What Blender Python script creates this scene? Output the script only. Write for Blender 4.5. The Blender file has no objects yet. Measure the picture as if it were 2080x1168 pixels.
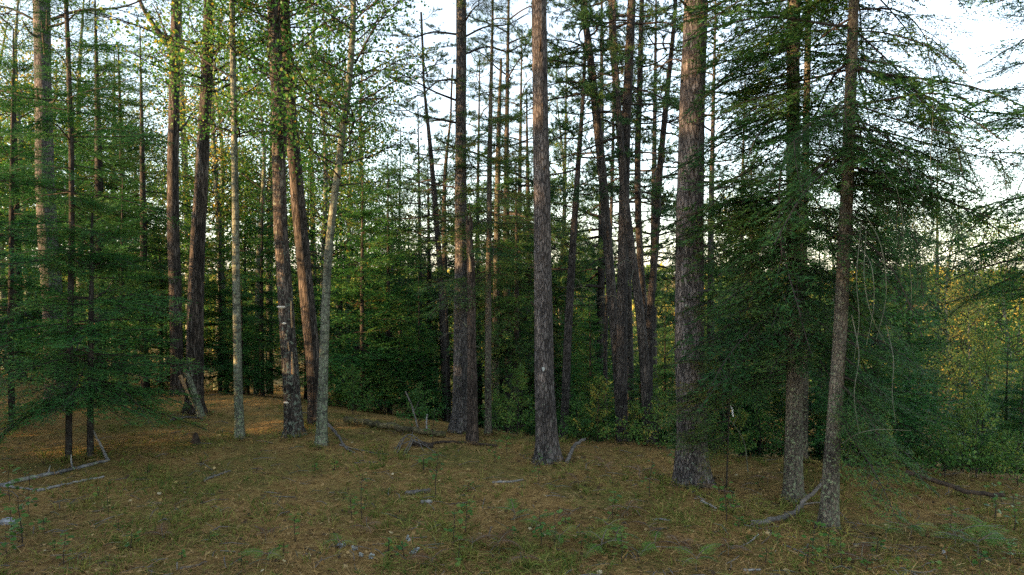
import bpy, math, numpy as np
from mathutils import Vector
# ------------------------------------------------------------------ camera, sky, sun, exposure
S = bpy.context.scene
F_PX, W0, H0, CAM_H, PITCH = 1450.0, 2080.0, 1168.0, 3.3, math.atan(38 / 1450)
cam_d = bpy.data.cameras.new('camera'); cam = bpy.data.objects.new('camera', cam_d)
S.collection.objects.link(cam); S.camera = cam
cam.location = (0, 0, CAM_H); cam.rotation_euler = (math.pi / 2 - PITCH, 0, 0)
cam_d.sensor_width = 36; cam_d.lens = 36 * F_PX / W0; cam_d.clip_end = 3000; cam_d.clip_start = 0.05
SUN_EL, SUN_AZ = math.radians(11), math.radians(-112)          # azimuth from +Y towards +X
world = bpy.data.worlds.new('World'); S.world = world; world.use_nodes = True
wn = world.node_tree.nodes; wl = world.node_tree.links; wn.clear()
sky = wn.new('ShaderNodeTexSky'); sky.sky_type = 'NISHITA'; sky.sun_disc = False
sky.sun_elevation = SUN_EL; sky.sun_rotation = SUN_AZ
sky.air_density = 1.0; sky.dust_density = 0.6; sky.ozone_density = 1.6
bg = wn.new('ShaderNodeBackground'); bg.inputs[1].default_value = 0.15
wo = wn.new('ShaderNodeOutputWorld'); hsv = wn.new('ShaderNodeHueSaturation'); hsv.inputs['Saturation'].default_value = 0.6; wl.new(sky.outputs[0], hsv.inputs['Color']); wl.new(hsv.outputs[0], bg.inputs[0]); wl.new(bg.outputs[0], wo.inputs[0])
sd = bpy.data.lights.new('sun', 'SUN'); sd.energy = 5.0; sd.angle = math.radians(0.6); sd.color = (1.0, 0.62, 0.30)
sun = bpy.data.objects.new('sun', sd); S.collection.objects.link(sun)
to_sun = Vector((math.sin(SUN_AZ) * math.cos(SUN_EL), math.cos(SUN_AZ) * math.cos(SUN_EL), math.sin(SUN_EL)))
sun.rotation_euler = (-to_sun).to_track_quat('-Z', 'Y').to_euler(); sun.location = (-20, -30, 30)
S.view_settings.view_transform = 'Standard'; S.view_settings.look = 'None'
S.view_settings.exposure = 2.22; S.view_settings.gamma = 1.0; S.view_settings.use_curve_mapping = False
S.render.engine = 'CYCLES'
cy = S.cycles; cy.max_bounces = 4; cy.diffuse_bounces = 3; cy.glossy_bounces = 1; cy.transmission_bounces = 3
cy.transparent_max_bounces = 4; cy.use_denoising = False; cy.caustics_reflective = False; cy.caustics_refractive = False

rng = np.random.default_rng(11)
C = S.collection
def U(a, b, n=None): return rng.uniform(a, b, n)

# ------------------------------------------------------------------ terrain height and pixel rays
EX = np.array([-80, -30, -12.3, -7.9, -3.7, -0.4, 1.9, 4.2, 6.5, 8.0, 25, 80.])
EY = np.array([34, 25, 19.0, 18.0, 15.6, 13.9, 12.9, 11.9, 11.2, 10.6, 8.5, 8.])
def gz(x, y):
    x = np.asarray(x, float); y = np.asarray(y, float)
    e = np.interp(x, EX, EY); t = np.maximum(y - e, 0)
    k = np.interp(x, [-25, -6, 2, 8], [0.14, 0.20, 0.33, 0.36])
    drop = k * (np.sqrt(t * t + 2.2) - 1.48)
    z = -10.5 * np.tanh(drop / 10.5)
    s = np.clip((y - 95) / 190, 0, 1); z = z + 5.0 * s * s * (3 - 2 * s)
    near = np.clip(1 - np.hypot(x, y) / 60, 0, 1)
    z = z + near * (0.035 * np.sin(1.3 * x + 0.7) * np.sin(1.1 * y + 0.4 * x) + 0.02 * np.sin(3.1 * x + 1.9 * y) + 0.014 * np.sin(5.3 * y - 3.7 * x + 1))
    return z + 0.18 * np.sin(0.33 * x + 1.1) * np.sin(0.29 * y + 0.5) * np.clip((np.hypot(x, y) - 10) / 25, 0, 1)
CP, SP = math.cos(PITCH), math.sin(PITCH)
def ray(px, py, d):
    """world point on the pixel's ray at depth Y = d"""
    a = (px - W0 / 2) / F_PX; b = (H0 / 2 - py) / F_PX
    y = CP + b * SP; z = -SP + b * CP; s = d / y
    return np.array([a * s, d, CAM_H + z * s])
def ground_at(px, py):
    """where the pixel's ray meets the ground"""
    d = 4.0
    while d < 60:
        p = ray(px, py, d)
        if p[2] <= float(gz(p[0], d)): break
        d += 0.02
    p = ray(px, py, d); return np.array([p[0], d, float(gz(p[0], d))])
def on_ground(px, d):
    p = ray(px, 584, d); return np.array([p[0], d, float(gz(p[0], d))])

# ------------------------------------------------------------------ mesh buffer
class Buf:
    def __init__(s): s.v = []; s.t = []; s.f = {}; s.n = 0
    def add(s, v, f, mat=0, tint=0.5):
        v = np.asarray(v, float).reshape(-1, 3); f = np.asarray(f, np.int64)
        s.v.append(v); s.t.append(np.broadcast_to(np.asarray(tint, float), (len(v),)))
        s.f.setdefault((f.shape[1], mat), []).append(f + s.n); s.n += len(v)
    def flat(s):
        return (np.concatenate(s.v), np.concatenate(s.t), {k: np.concatenate(a) for k, a in s.f.items()})
    def stamp(s, T, R, o, sc, tint=None, matmap=None):
        """copies of a flattened template: rotations R (m,3,3), origins o (m,3), scales sc (m,)"""
        v, t, fs = T; m = len(o)
        V = np.einsum('mij,nj->mni', R, v) * np.asarray(sc)[:, None, None] + o[:, None, :]
        t0 = np.broadcast_to(t, (m, len(t))) if tint is None else np.clip(t[None] + tint[:, None], 0, 1)
        off = (np.arange(m) * len(v))[:, None, None] + s.n
        for (k, mt), f in fs.items():
            s.f.setdefault((k, mt if matmap is None else matmap[mt]), []).append((f[None] + off).reshape(-1, k))
        s.v.append(V.reshape(-1, 3)); s.t.append(t0.reshape(-1)); s.n += m * len(v)
    def mesh(s, name, mats, smooth=()):
        v, t, fs = s.flat(); me = bpy.data.meshes.new(name)
        loops = []; tot = []; mi = []
        for (k, mt), f in fs.items():
            loops.append(f.reshape(-1)); tot.append(np.full(len(f), k)); mi.append(np.full(len(f), mt))
        loops = np.concatenate(loops).astype(np.int32); tot = np.concatenate(tot).astype(np.int32); mi = np.concatenate(mi).astype(np.int32)
        me.vertices.add(len(v)); me.vertices.foreach_set('co', v.astype(np.float32).ravel())
        me.loops.add(len(loops)); me.loops.foreach_set('vertex_index', loops)
        st = np.zeros(len(tot), np.int32); st[1:] = np.cumsum(tot)[:-1]
        me.polygons.add(len(tot)); me.polygons.foreach_set('loop_start', st); me.polygons.foreach_set('loop_total', tot)
        me.polygons.foreach_set('material_index', mi)
        me.polygons.foreach_set('use_smooth', np.isin(mi, list(smooth)))
        a = me.attributes.new('tint', 'FLOAT', 'POINT'); a.data.foreach_set('value', t.astype(np.float32))
        for m in mats: me.materials.append(m)
        me.update(calc_edges=True); return me
def norm(a): a = np.asarray(a, float); return a / np.maximum(np.linalg.norm(a, axis=-1, keepdims=True), 1e-9)
def tube(b, P, R, k=6, mat=0, tint=0.5, jit=0.0, cap=True):
    P = np.asarray(P, float); n = len(P); R = np.broadcast_to(np.asarray(R, float), (n,))
    T = norm(np.gradient(P, axis=0)); ref = np.array([0, 0, 1.]) if abs(T[:, 2]).mean() < 0.75 else np.array([1., 0, 0])
    A = norm(np.cross(T, ref)); B = np.cross(T, A)
    th = np.arange(k) * 2 * math.pi / k
    rr = R[:, None] * (1 + (U(-jit, jit, (n, k)) if jit else 0))
    V = P[:, None] + (np.cos(th)[None, :, None] * A[:, None] + np.sin(th)[None, :, None] * B[:, None]) * rr[..., None]
    i = np.arange(n - 1)[:, None] * k; j = np.arange(k)[None]; j2 = (j + 1) % k
    f = np.stack([i + j, i + j2, i + k + j2, i + k + j], -1).reshape(-1, 4)
    b.add(V, f, mat, tint)
    if cap and k >= 3:
        b.add(V[-1], [list(range(k))], mat, tint); b.add(V[0], [list(range(k))[::-1]], mat, tint)
def curve(pts, n):
    """smooth polyline through the points (Catmull-Rom)"""
    P = np.asarray(pts, float); P = np.vstack([2 * P[0] - P[1], P, 2 * P[-1] - P[-2]]); m = len(P) - 3
    out = []
    for q in np.linspace(0, m - 1e-6, n):
        i = int(q); t = q - i; a, b_, c, d = P[i:i + 4]
        out.append(0.5 * (2 * b_ + (c - a) * t + (2 * a - 5 * b_ + 4 * c - d) * t * t + (3 * b_ - a - 3 * c + d) * t ** 3))
    return np.array(out)
def blades(b, S0, D, N, L, Wd, mat, tint):
    S0 = np.asarray(S0); D = norm(D); sd_ = norm(np.cross(D, N)); m = len(S0)
    L = np.broadcast_to(L, (m,))[:, None]; Wd = np.broadcast_to(Wd, (m,))[:, None]
    V = np.stack([S0 - sd_ * Wd / 2, S0 + sd_ * Wd / 2, S0 + D * L], 1)
    b.add(V, np.arange(m * 3).reshape(m, 3), mat, np.repeat(np.broadcast_to(tint, (m,)), 3))
HEX = np.array([[0, 0, 0], [.28, .40, .05], [.68, .36, .03], [1, 0, -.06], [.68, -.36, .03], [.28, -.40, .05]])
DIA = np.array([[0, 0, 0], [.45, .40, .04], [1, 0, -.05], [.45, -.40, .04]])
def leaves(b, S0, D, N, L, mat, tint, shape=HEX, wide=1.0):
    S0 = np.asarray(S0); D = norm(D); Y = norm(np.cross(N, D)); Z = np.cross(D, Y); m = len(S0); k = len(shape)
    L = np.broadcast_to(L, (m,))[:, None, None]
    V = S0[:, None] + L * (shape[None, :, 0:1] * D[:, None] + wide * shape[None, :, 1:2] * Y[:, None] + shape[None, :, 2:3] * Z[:, None])
    b.add(V, np.arange(m * k).reshape(m, k), mat, np.repeat(np.broadcast_to(tint, (m,)), k))
def rnd(n): return norm(rng.normal(size=(n, 3)))

# ------------------------------------------------------------------ materials
def mat(name):
    m = bpy.data.materials.new(name); m.use_nodes = True; nt = m.node_tree; nt.nodes.clear()
    out = nt.nodes.new('ShaderNodeOutputMaterial'); return m, nt, out
def node(nt, ty, **kw):
    n = nt.nodes.new(ty)
    for k, v in kw.items():
        if k.startswith('i_'):
            n.inputs[int(k[2:]) if k[2:].isdigit() else k[2:].replace('_', ' ')].default_value = v
        else: setattr(n, k, v)
    return n
def ramp(nt, fac, stops):
    r = nt.nodes.new('ShaderNodeValToRGB'); e = r.color_ramp.elements
    while len(e) < len(stops): e.new(0.5)
    for q, (p, c) in zip(e, stops): q.position = p; q.color = (*c, 1)
    nt.links.new(fac, r.inputs[0]); return r.outputs[0]
def mixc(nt, fac, a, b_):
    m = nt.nodes.new('ShaderNodeMix'); m.data_type = 'RGBA'
    if isinstance(fac, float): m.inputs[0].default_value = fac
    else: nt.links.new(fac, m.inputs[0])
    for i, c in ((6, a), (7, b_)):
        if isinstance(c, tuple): m.inputs[i].default_value = (*c, 1)
        else: nt.links.new(c, m.inputs[i])
    return m.outputs[2]
def math_n(nt, op, a, b_=None, clamp=False):
    m = nt.nodes.new('ShaderNodeMath'); m.operation = op; m.use_clamp = clamp
    for i, c in enumerate((a, b_)):
        if c is None: continue
        if isinstance(c, (int, float)): m.inputs[i].default_value = c
        else: nt.links.new(c, m.inputs[i])
    return m.outputs[0]
def foliage(name, stops, trans=0.35, rough=0.55, vary=0.25, tmul=(1.0, 1.0, 0.7)):
    """leaf material: colour by the per-leaf tint and by the plant, part of the light passes through"""
    m, nt, out = mat(name)
    at = node(nt, 'ShaderNodeAttribute', attribute_name='tint'); oi = node(nt, 'ShaderNodeObjectInfo')
    r = math_n(nt, 'MULTIPLY_ADD', oi.outputs['Random'], vary); r.node.inputs[2].default_value = -vary / 2
    fac = math_n(nt, 'ADD', at.outputs['Fac'], r, True)
    col = ramp(nt, fac, stops)
    p = node(nt, 'ShaderNodeBsdfPrincipled', i_Roughness=rough); p.inputs['Specular IOR Level'].default_value = 0.12
    nt.links.new(col, p.inputs['Base Color'])
    tr = node(nt, 'ShaderNodeBsdfTranslucent')
    tc = nt.nodes.new('ShaderNodeMix'); tc.data_type = 'RGBA'; tc.blend_type = 'MULTIPLY'; tc.inputs[0].default_value = 1
    nt.links.new(col, tc.inputs[6]); tc.inputs[7].default_value = (*tmul, 1); nt.links.new(tc.outputs[2], tr.inputs[0])
    mx = node(nt, 'ShaderNodeMixShader'); mx.inputs[0].default_value = trans
    nt.links.new(p.outputs[0], mx.inputs[1]); nt.links.new(tr.outputs[0], mx.inputs[2]); nt.links.new(mx.outputs[0], out.inputs[0])
    return m
def bark(name, dark, mid, light, sx=26.0, sz=5.0, edge=0.5, bump=0.9, lichen=0.0, lich_col=(0.26, 0.30, 0.19), lich_h=2.5, bands=0.0, lsc=7.0):
    m, nt, out = mat(name); tc = node(nt, 'ShaderNodeTexCoord')
    mp = node(nt, 'ShaderNodeMapping'); mp.inputs['Scale'].default_value = (sx, sx, sz); nt.links.new(tc.outputs['Object'], mp.inputs[0])
    oi = node(nt, 'ShaderNodeObjectInfo')
    nz = node(nt, 'ShaderNodeTexNoise', i_Scale=0.9, i_Detail=6.0, i_Roughness=0.65); nt.links.new(mp.outputs[0], nz.inputs[0])
    wob = nt.nodes.new('ShaderNodeVectorMath'); wob.operation = 'MULTIPLY_ADD'; wob.inputs[1].default_value = (1.2, 1.2, 0.8)
    nt.links.new(nz.outputs['Color'], wob.inputs[0]); nt.links.new(mp.outputs[0], wob.inputs[2])
    vo = node(nt, 'ShaderNodeTexVoronoi', feature='DISTANCE_TO_EDGE', i_Scale=0.8); nt.links.new(wob.outputs[0], vo.inputs[0])
    vc = node(nt, 'ShaderNodeTexVoronoi', feature='F1', i_Scale=0.8); nt.links.new(wob.outputs[0], vc.inputs[0])
    big = node(nt, 'ShaderNodeTexNoise', i_Scale=1.6, i_Detail=3.0); nt.links.new(tc.outputs['Object'], big.inputs[0])
    f1 = math_n(nt, 'MULTIPLY', nz.outputs['Fac'], 0.75); f2 = math_n(nt, 'MULTIPLY', vc.outputs['Color'], 0.32)
    f3 = math_n(nt, 'MULTIPLY', big.outputs['Fac'], 0.62); f = math_n(nt, 'ADD', math_n(nt, 'ADD', f1, f2), f3)
    f = math_n(nt, 'SUBTRACT', f, 0.36, True)
    col = ramp(nt, f, [(0.18, dark), (0.5, mid), (0.85, light)])
    ed = math_n(nt, 'DIVIDE', vo.outputs['Distance'], 0.16, True); ed.node.use_clamp = True
    crack = math_n(nt, 'MULTIPLY', math_n(nt, 'SUBTRACT', 1.0, ed), edge)
    col = mixc(nt, crack, col, tuple(c * 0.35 for c in dark))
    mq = node(nt, 'ShaderNodeMapping'); mq.inputs['Scale'].default_value = (6, 6, 1.3); nt.links.new(tc.outputs['Object'], mq.inputs[0])
    nq = node(nt, 'ShaderNodeTexNoise', i_Scale=1.0, i_Detail=4.0, i_Roughness=0.6); nt.links.new(mq.outputs[0], nq.inputs[0])
    tone = ramp(nt, nq.outputs['Fac'], [(0.36, (0.55, 0.56, 0.58)), (0.5, (0.95, 0.95, 0.95)), (0.64, (1.35, 1.28, 1.22))])
    tm_ = nt.nodes.new('ShaderNodeMix'); tm_.data_type = 'RGBA'; tm_.blend_type = 'MULTIPLY'; tm_.inputs[0].default_value = 1.0
    nt.links.new(col, tm_.inputs[6]); nt.links.new(tone, tm_.inputs[7]); col = tm_.outputs[2]
    if bands:
        mb = node(nt, 'ShaderNodeMapping'); mb.inputs['Scale'].default_value = (3, 3, 14); nt.links.new(tc.outputs['Object'], mb.inputs[0])
        nb = node(nt, 'ShaderNodeTexNoise', i_Scale=1.0, i_Detail=4.0); nt.links.new(mb.outputs[0], nb.inputs[0])
        fb = ramp(nt, nb.outputs['Fac'], [(0.52, (0, 0, 0)), (0.60, (bands,) * 3)])
        col = mixc(nt, fb, col, dark)
    if lichen:
        nl = node(nt, 'ShaderNodeTexNoise', i_Scale=lsc, i_Detail=6.0, i_Roughness=0.6, i_Distortion=0.4); nt.links.new(tc.outputs['Object'], nl.inputs[0])
        sep = node(nt, 'ShaderNodeSeparateXYZ'); nt.links.new(tc.outputs['Object'], sep.inputs[0])
        hz = math_n(nt, 'SUBTRACT', 1.0, math_n(nt, 'DIVIDE', sep.outputs[2], lich_h, True))
        hz = math_n(nt, 'MULTIPLY', hz, 0.07)
        th = math_n(nt, 'ADD', nl.outputs['Fac'], hz)
        lf = ramp(nt, th, [(0.66 - 0.14 * lichen, (0, 0, 0)), (0.72 - 0.14 * lichen, (0.9, 0.9, 0.9))])
        n2 = node(nt, 'ShaderNodeTexNoise', i_Scale=40.0, i_Detail=2.0); nt.links.new(tc.outputs['Object'], n2.inputs[0])
        lc = ramp(nt, n2.outputs['Fac'], [(0.35, tuple(c * 0.55 for c in lich_col)), (0.65, lich_col)])
        col = mixc(nt, lf, col, lc)
    hgt = math_n(nt, 'ADD', math_n(nt, 'MULTIPLY', ed, 0.8), math_n(nt, 'MULTIPLY', nz.outputs['Fac'], 0.7))
    bp = node(nt, 'ShaderNodeBump', i_Strength=bump, i_Distance=0.02); nt.links.new(hgt, bp.inputs['Height'])
    p = node(nt, 'ShaderNodeBsdfPrincipled', i_Roughness=0.9); p.inputs['Specular IOR Level'].default_value = 0.15
    nt.links.new(col, p.inputs['Base Color']); nt.links.new(bp.outputs[0], p.inputs['Normal']); nt.links.new(p.outputs[0], out.inputs[0])
    return m
def plain(name, a, b_, scale=20.0, rough=0.9, zs=1.0, bump=0.5):
    m, nt, out = mat(name); tc = node(nt, 'ShaderNodeTexCoord'); mp = node(nt, 'ShaderNodeMapping')
    mp.inputs['Scale'].default_value = (scale, scale, scale * zs); nt.links.new(tc.outputs['Object'], mp.inputs[0])
    nz = node(nt, 'ShaderNodeTexNoise', i_Scale=1.0, i_Detail=5.0, i_Roughness=0.65); nt.links.new(mp.outputs[0], nz.inputs[0])
    col = ramp(nt, nz.outputs['Fac'], [(0.32, a), (0.66, b_)])
    bp = node(nt, 'ShaderNodeBump', i_Strength=bump, i_Distance=0.01); nt.links.new(nz.outputs['Fac'], bp.inputs['Height'])
    p = node(nt, 'ShaderNodeBsdfPrincipled', i_Roughness=rough); p.inputs['Specular IOR Level'].default_value = 0.2
    nt.links.new(col, p.inputs['Base Color']); nt.links.new(bp.outputs[0], p.inputs['Normal']); nt.links.new(p.outputs[0], out.inputs[0])
    return m
def by_tint(name, stops, rough=0.85):
    m, nt, out = mat(name); at = node(nt, 'ShaderNodeAttribute', attribute_name='tint')
    col = ramp(nt, at.outputs['Fac'], stops); p = node(nt, 'ShaderNodeBsdfPrincipled', i_Roughness=rough)
    p.inputs['Specular IOR Level'].default_value = 0.25
    nt.links.new(col, p.inputs['Base Color']); nt.links.new(p.outputs[0], out.inputs[0]); return m
M = {}
M['fir'] = foliage('fir_needles', [(0.0, (0.013, 0.052, 0.014)), (0.35, (0.030, 0.128, 0.034)), (0.68, (0.080, 0.215, 0.052)), (0.95, (0.14, 0.20, 0.04)), (1.0, (0.17, 0.10, 0.03))], 0.30)
M['spruce'] = foliage('spruce_needles', [(0.0, (0.014, 0.050, 0.015)), (0.4, (0.035, 0.110, 0.034)), (0.72, (0.085, 0.155, 0.036)), (0.9, (0.16, 0.14, 0.03)), (1.0, (0.19, 0.10, 0.03))], 0.30)
M['pine'] = foliage('pine_needles', [(0.0, (0.022, 0.055, 0.026)), (0.5, (0.042, 0.110, 0.036)), (0.85, (0.11, 0.165, 0.045)), (1.0, (0.22, 0.15, 0.04))], 0.25)
M['aspen'] = foliage('aspen_leaves', [(0.0, (0.020, 0.085, 0.022)), (0.5, (0.055, 0.165, 0.030)), (0.8, (0.13, 0.21, 0.045)), (1.0, (0.36, 0.27, 0.04))], 0.45, 0.45)
M['valley'] = foliage('valley_leaves', [(0.0, (0.05, 0.12, 0.04)), (0.4, (0.11, 0.19, 0.05)), (0.75, (0.22, 0.26, 0.06)), (1.0, (0.42, 0.30, 0.06))], 0.40, 0.5)
M['shrub'] = foliage('shrub_leaves', [(0.0, (0.026, 0.085, 0.024)), (0.5, (0.070, 0.165, 0.036)), (0.85, (0.14, 0.22, 0.05)), (1.0, (0.32, 0.26, 0.05))], 0.35, 0.4)
M['fern'] = foliage('fern_fronds', [(0.0, (0.05, 0.13, 0.03)), (0.5, (0.12, 0.22, 0.045)), (0.85, (0.22, 0.27, 0.06)), (1.0, (0.28, 0.20, 0.06))], 0.4, 0.5)
M['dryfern'] = foliage('dry_fern', [(0.0, (0.07, 0.038, 0.02)), (0.6, (0.17, 0.095, 0.046)), (1.0, (0.32, 0.21, 0.10))], 0.3, 0.8)
M['grass'] = foliage('grass_blades', [(0.0, (0.07, 0.12, 0.025)), (0.5, (0.19, 0.21, 0.045)), (1.0, (0.36, 0.28, 0.09))], 0.35, 0.6, 0.0)
M['twig'] = plain('twig_wood', (0.018, 0.014, 0.012), (0.048, 0.038, 0.032), 12)
M['deadtwig'] = plain('dead_twig_wood', (0.045, 0.047, 0.035), (0.14, 0.145, 0.10), 9)
M['redpine'] = bark('red_pine_bark', (0.048, 0.041, 0.037), (0.118, 0.103, 0.095), (0.21, 0.19, 0.178), 30, 8.0, 0.65, 1.2, 0.10, (0.24, 0.28, 0.21), 1.6, 0, 16)
M['greypine'] = bark('grey_pine_bark', (0.045, 0.042, 0.040), (0.110, 0.100, 0.094), (0.21, 0.195, 0.18), 30, 9.0, 0.6, 1.1, 0.05, (0.24, 0.27, 0.21), 2, 0, 16)
M['jack'] = bark('dark_pine_bark', (0.025, 0.023, 0.021), (0.064, 0.057, 0.052), (0.135, 0.12, 0.11), 34, 8.0, 0.6, 1.0, 0.1, (0.16, 0.19, 0.13), 2.0, 0, 20)
M['oldbark'] = bark('furrowed_bark', (0.024, 0.020, 0.017), (0.085, 0.070, 0.058), (0.19, 0.165, 0.14), 34, 4.0, 0.75, 1.2, 0.05, (0.2, 0.22, 0.16), 2.0, 0, 18)
M['birch'] = bark('old_birch_bark', (0.018, 0.015, 0.013), (0.075, 0.062, 0.052), (0.22, 0.19, 0.155), 24, 6.0, 0.6, 1.1, 0.5, (0.24, 0.28, 0.21), 3.5, 0.0, 15)
M['aspenbark'] = bark('aspen_bark', (0.055, 0.058, 0.044), (0.165, 0.170, 0.125), (0.29, 0.30, 0.22), 22, 10.0, 0.3, 0.8, 0.6, (0.25, 0.31, 0.18), 3.0, 0.85, 22)
M['firbark'] = bark('fir_bark', (0.018, 0.015, 0.013), (0.045, 0.039, 0.033), (0.09, 0.08, 0.065), 26, 12, 0.3, 0.6, 0.1, (0.12, 0.15, 0.10), 2, 0, 20)
M['sprucebark'] = bark('spruce_bark', (0.050, 0.042, 0.034), (0.125, 0.108, 0.085), (0.19, 0.175, 0.13), 34, 16, 0.35, 0.9, 0.5, (0.22, 0.27, 0.155), 2.6, 0, 24)
M['snag'] = bark('snag_bark', (0.032, 0.025, 0.021), (0.082, 0.063, 0.051), (0.16, 0.13, 0.105), 30, 8, 0.6, 1.0)
M['rawwood'] = plain('raw_wood', (0.20, 0.12, 0.06), (0.46, 0.31, 0.17), 30, 0.8, 0.15)
M['whitelog'] = bark('white_birch_log', (0.05, 0.045, 0.04), (0.19, 0.182, 0.168), (0.42, 0.415, 0.40), 16, 12, 0.2, 0.5, 0.35, (0.25, 0.30, 0.16), 9)
M['mosslog'] = bark('mossy_log', (0.03, 0.025, 0.016), (0.10, 0.085, 0.045), (0.20, 0.17, 0.085), 14, 14, 0.3, 0.8, 0.4, (0.14, 0.14, 0.05), 9)
M['stick'] = plain('grey_stick', (0.065, 0.055, 0.046), (0.19, 0.17, 0.145), 14)
M['palestick'] = plain('pale_stick', (0.12, 0.11, 0.095), (0.33, 0.315, 0.285), 18)
M['darkwood'] = plain('dark_rotten_wood', (0.015, 0.012, 0.010), (0.07, 0.05, 0.035), 16)
M['fungus'] = plain('bracket_fungus', (0.42, 0.36, 0.27), (0.72, 0.66, 0.55), 30)
M['paleleaf'] = by_tint('fallen_leaf', [(0.0, (0.28, 0.16, 0.06)), (0.5, (0.42, 0.30, 0.10)), (1.0, (0.46, 0.38, 0.22))])
M['litter'] = by_tint('needle_litter', [(0.0, (0.040, 0.026, 0.013)), (0.32, (0.165, 0.088, 0.030)), (0.72, (0.34, 0.200, 0.066)), (1.0, (0.48, 0.355, 0.165))])
M['white'] = plain('white_ribbon', (0.70, 0.70, 0.70), (0.84, 0.84, 0.84), 8)
M['stone'] = plain('grey_stone', (0.16, 0.16, 0.16), (0.36, 0.36, 0.36), 10)
M['paletuft'] = plain('pale_lichen', (0.22, 0.24, 0.22), (0.42, 0.44, 0.42), 60)

# ground
m, nt, out = mat('forest_floor'); tc = node(nt, 'ShaderNodeTexCoord'); M['ground'] = m
n1 = node(nt, 'ShaderNodeTexNoise', i_Scale=0.55, i_Detail=4.0, i_Roughness=0.6); nt.links.new(tc.outputs['Object'], n1.inputs[0])
n2 = node(nt, 'ShaderNodeTexNoise', i_Scale=7.0, i_Detail=8.0, i_Roughness=0.75); nt.links.new(tc.outputs['Object'], n2.inputs[0])
n3 = node(nt, 'ShaderNodeTexNoise', i_Scale=55.0, i_Detail=4.0, i_Roughness=0.7); nt.links.new(tc.outputs['Object'], n3.inputs[0])
f = math_n(nt, 'ADD', math_n(nt, 'MULTIPLY', n2.outputs['Fac'], 0.6), math_n(nt, 'MULTIPLY', n3.outputs['Fac'], 0.4))
base = ramp(nt, f, [(0.30, (0.032, 0.022, 0.010)), (0.42, (0.155, 0.092, 0.030)), (0.52, (0.31, 0.190, 0.060)), (0.64, (0.45, 0.31, 0.125))])
moss = ramp(nt, f, [(0.32, (0.030, 0.032, 0.010)), (0.5, (0.130, 0.122, 0.030)), (0.66, (0.24, 0.215, 0.055))])
mk = ramp(nt, math_n(nt, 'ADD', math_n(nt, 'MULTIPLY', n1.outputs['Fac'], 0.75), math_n(nt, 'MULTIPLY', n2.outputs['Fac'], 0.3)), [(0.485, (0, 0, 0)), (0.60, (0.85, 0.85, 0.85))])
col = mixc(nt, mk, base, moss)
bp = node(nt, 'ShaderNodeBump', i_Strength=1.0, i_Distance=0.05); nt.links.new(f, bp.inputs['Height'])
p = node(nt, 'ShaderNodeBsdfPrincipled', i_Roughness=1.0); p.inputs['Specular IOR Level'].default_value = 0.1
nt.links.new(col, p.inputs['Base Color']); nt.links.new(bp.outputs[0], p.inputs['Normal']); nt.links.new(p.outputs[0], out.inputs[0])

# ------------------------------------------------------------------ scene graph helpers
def obj(name, me, parent=None, loc=(0, 0, 0)):
    o = bpy.data.objects.new(name, me); C.objects.link(o); o.location = loc
    if parent is not None: o.parent = parent
    return o
def tag(o, label=None, cat=None, group=None, kind=None):
    if label: o['label'] = label
    if cat: o['category'] = cat
    if group: o['group'] = group
    if kind: o['kind'] = kind
    return o
def thing(name, label, cat, loc, group=None, rz=0.0, sc=1.0):
    o = bpy.data.objects.new(name, None); C.objects.link(o); o.empty_display_size = 0.2
    o.location = loc; o.rotation_euler = (0, 0, rz); o.scale = (sc, sc, sc) if not isinstance(sc, tuple) else sc
    return tag(o, label, cat, group)

# ------------------------------------------------------------------ ground sheet
def axis(lo, hi, fine, n):
    t = np.linspace(-1, 1, n); k = 5.2; s = np.sinh(k * t) / np.sinh(k)
    return np.where(s < 0, -s * lo, s * hi) + fine
gx = axis(-700, 700, 0.0, 280); gy = axis(-160, 900, 11.0, 280)
GX, GY = np.meshgrid(gx, gy); V = np.stack([GX, GY, gz(GX, GY)], -1).reshape(-1, 3)
ii, jj = np.meshgrid(np.arange(279), np.arange(279), indexing='ij'); q = ii * 280 + jj
b = Buf(); b.add(V, np.stack([q, q + 1, q + 281, q + 280], -1).reshape(-1, 4))
tag(obj('ground', b.mesh('ground', [M['ground']], (0,))), 'brown needle-covered forest floor sloping away to the right', kind='structure')

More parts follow.
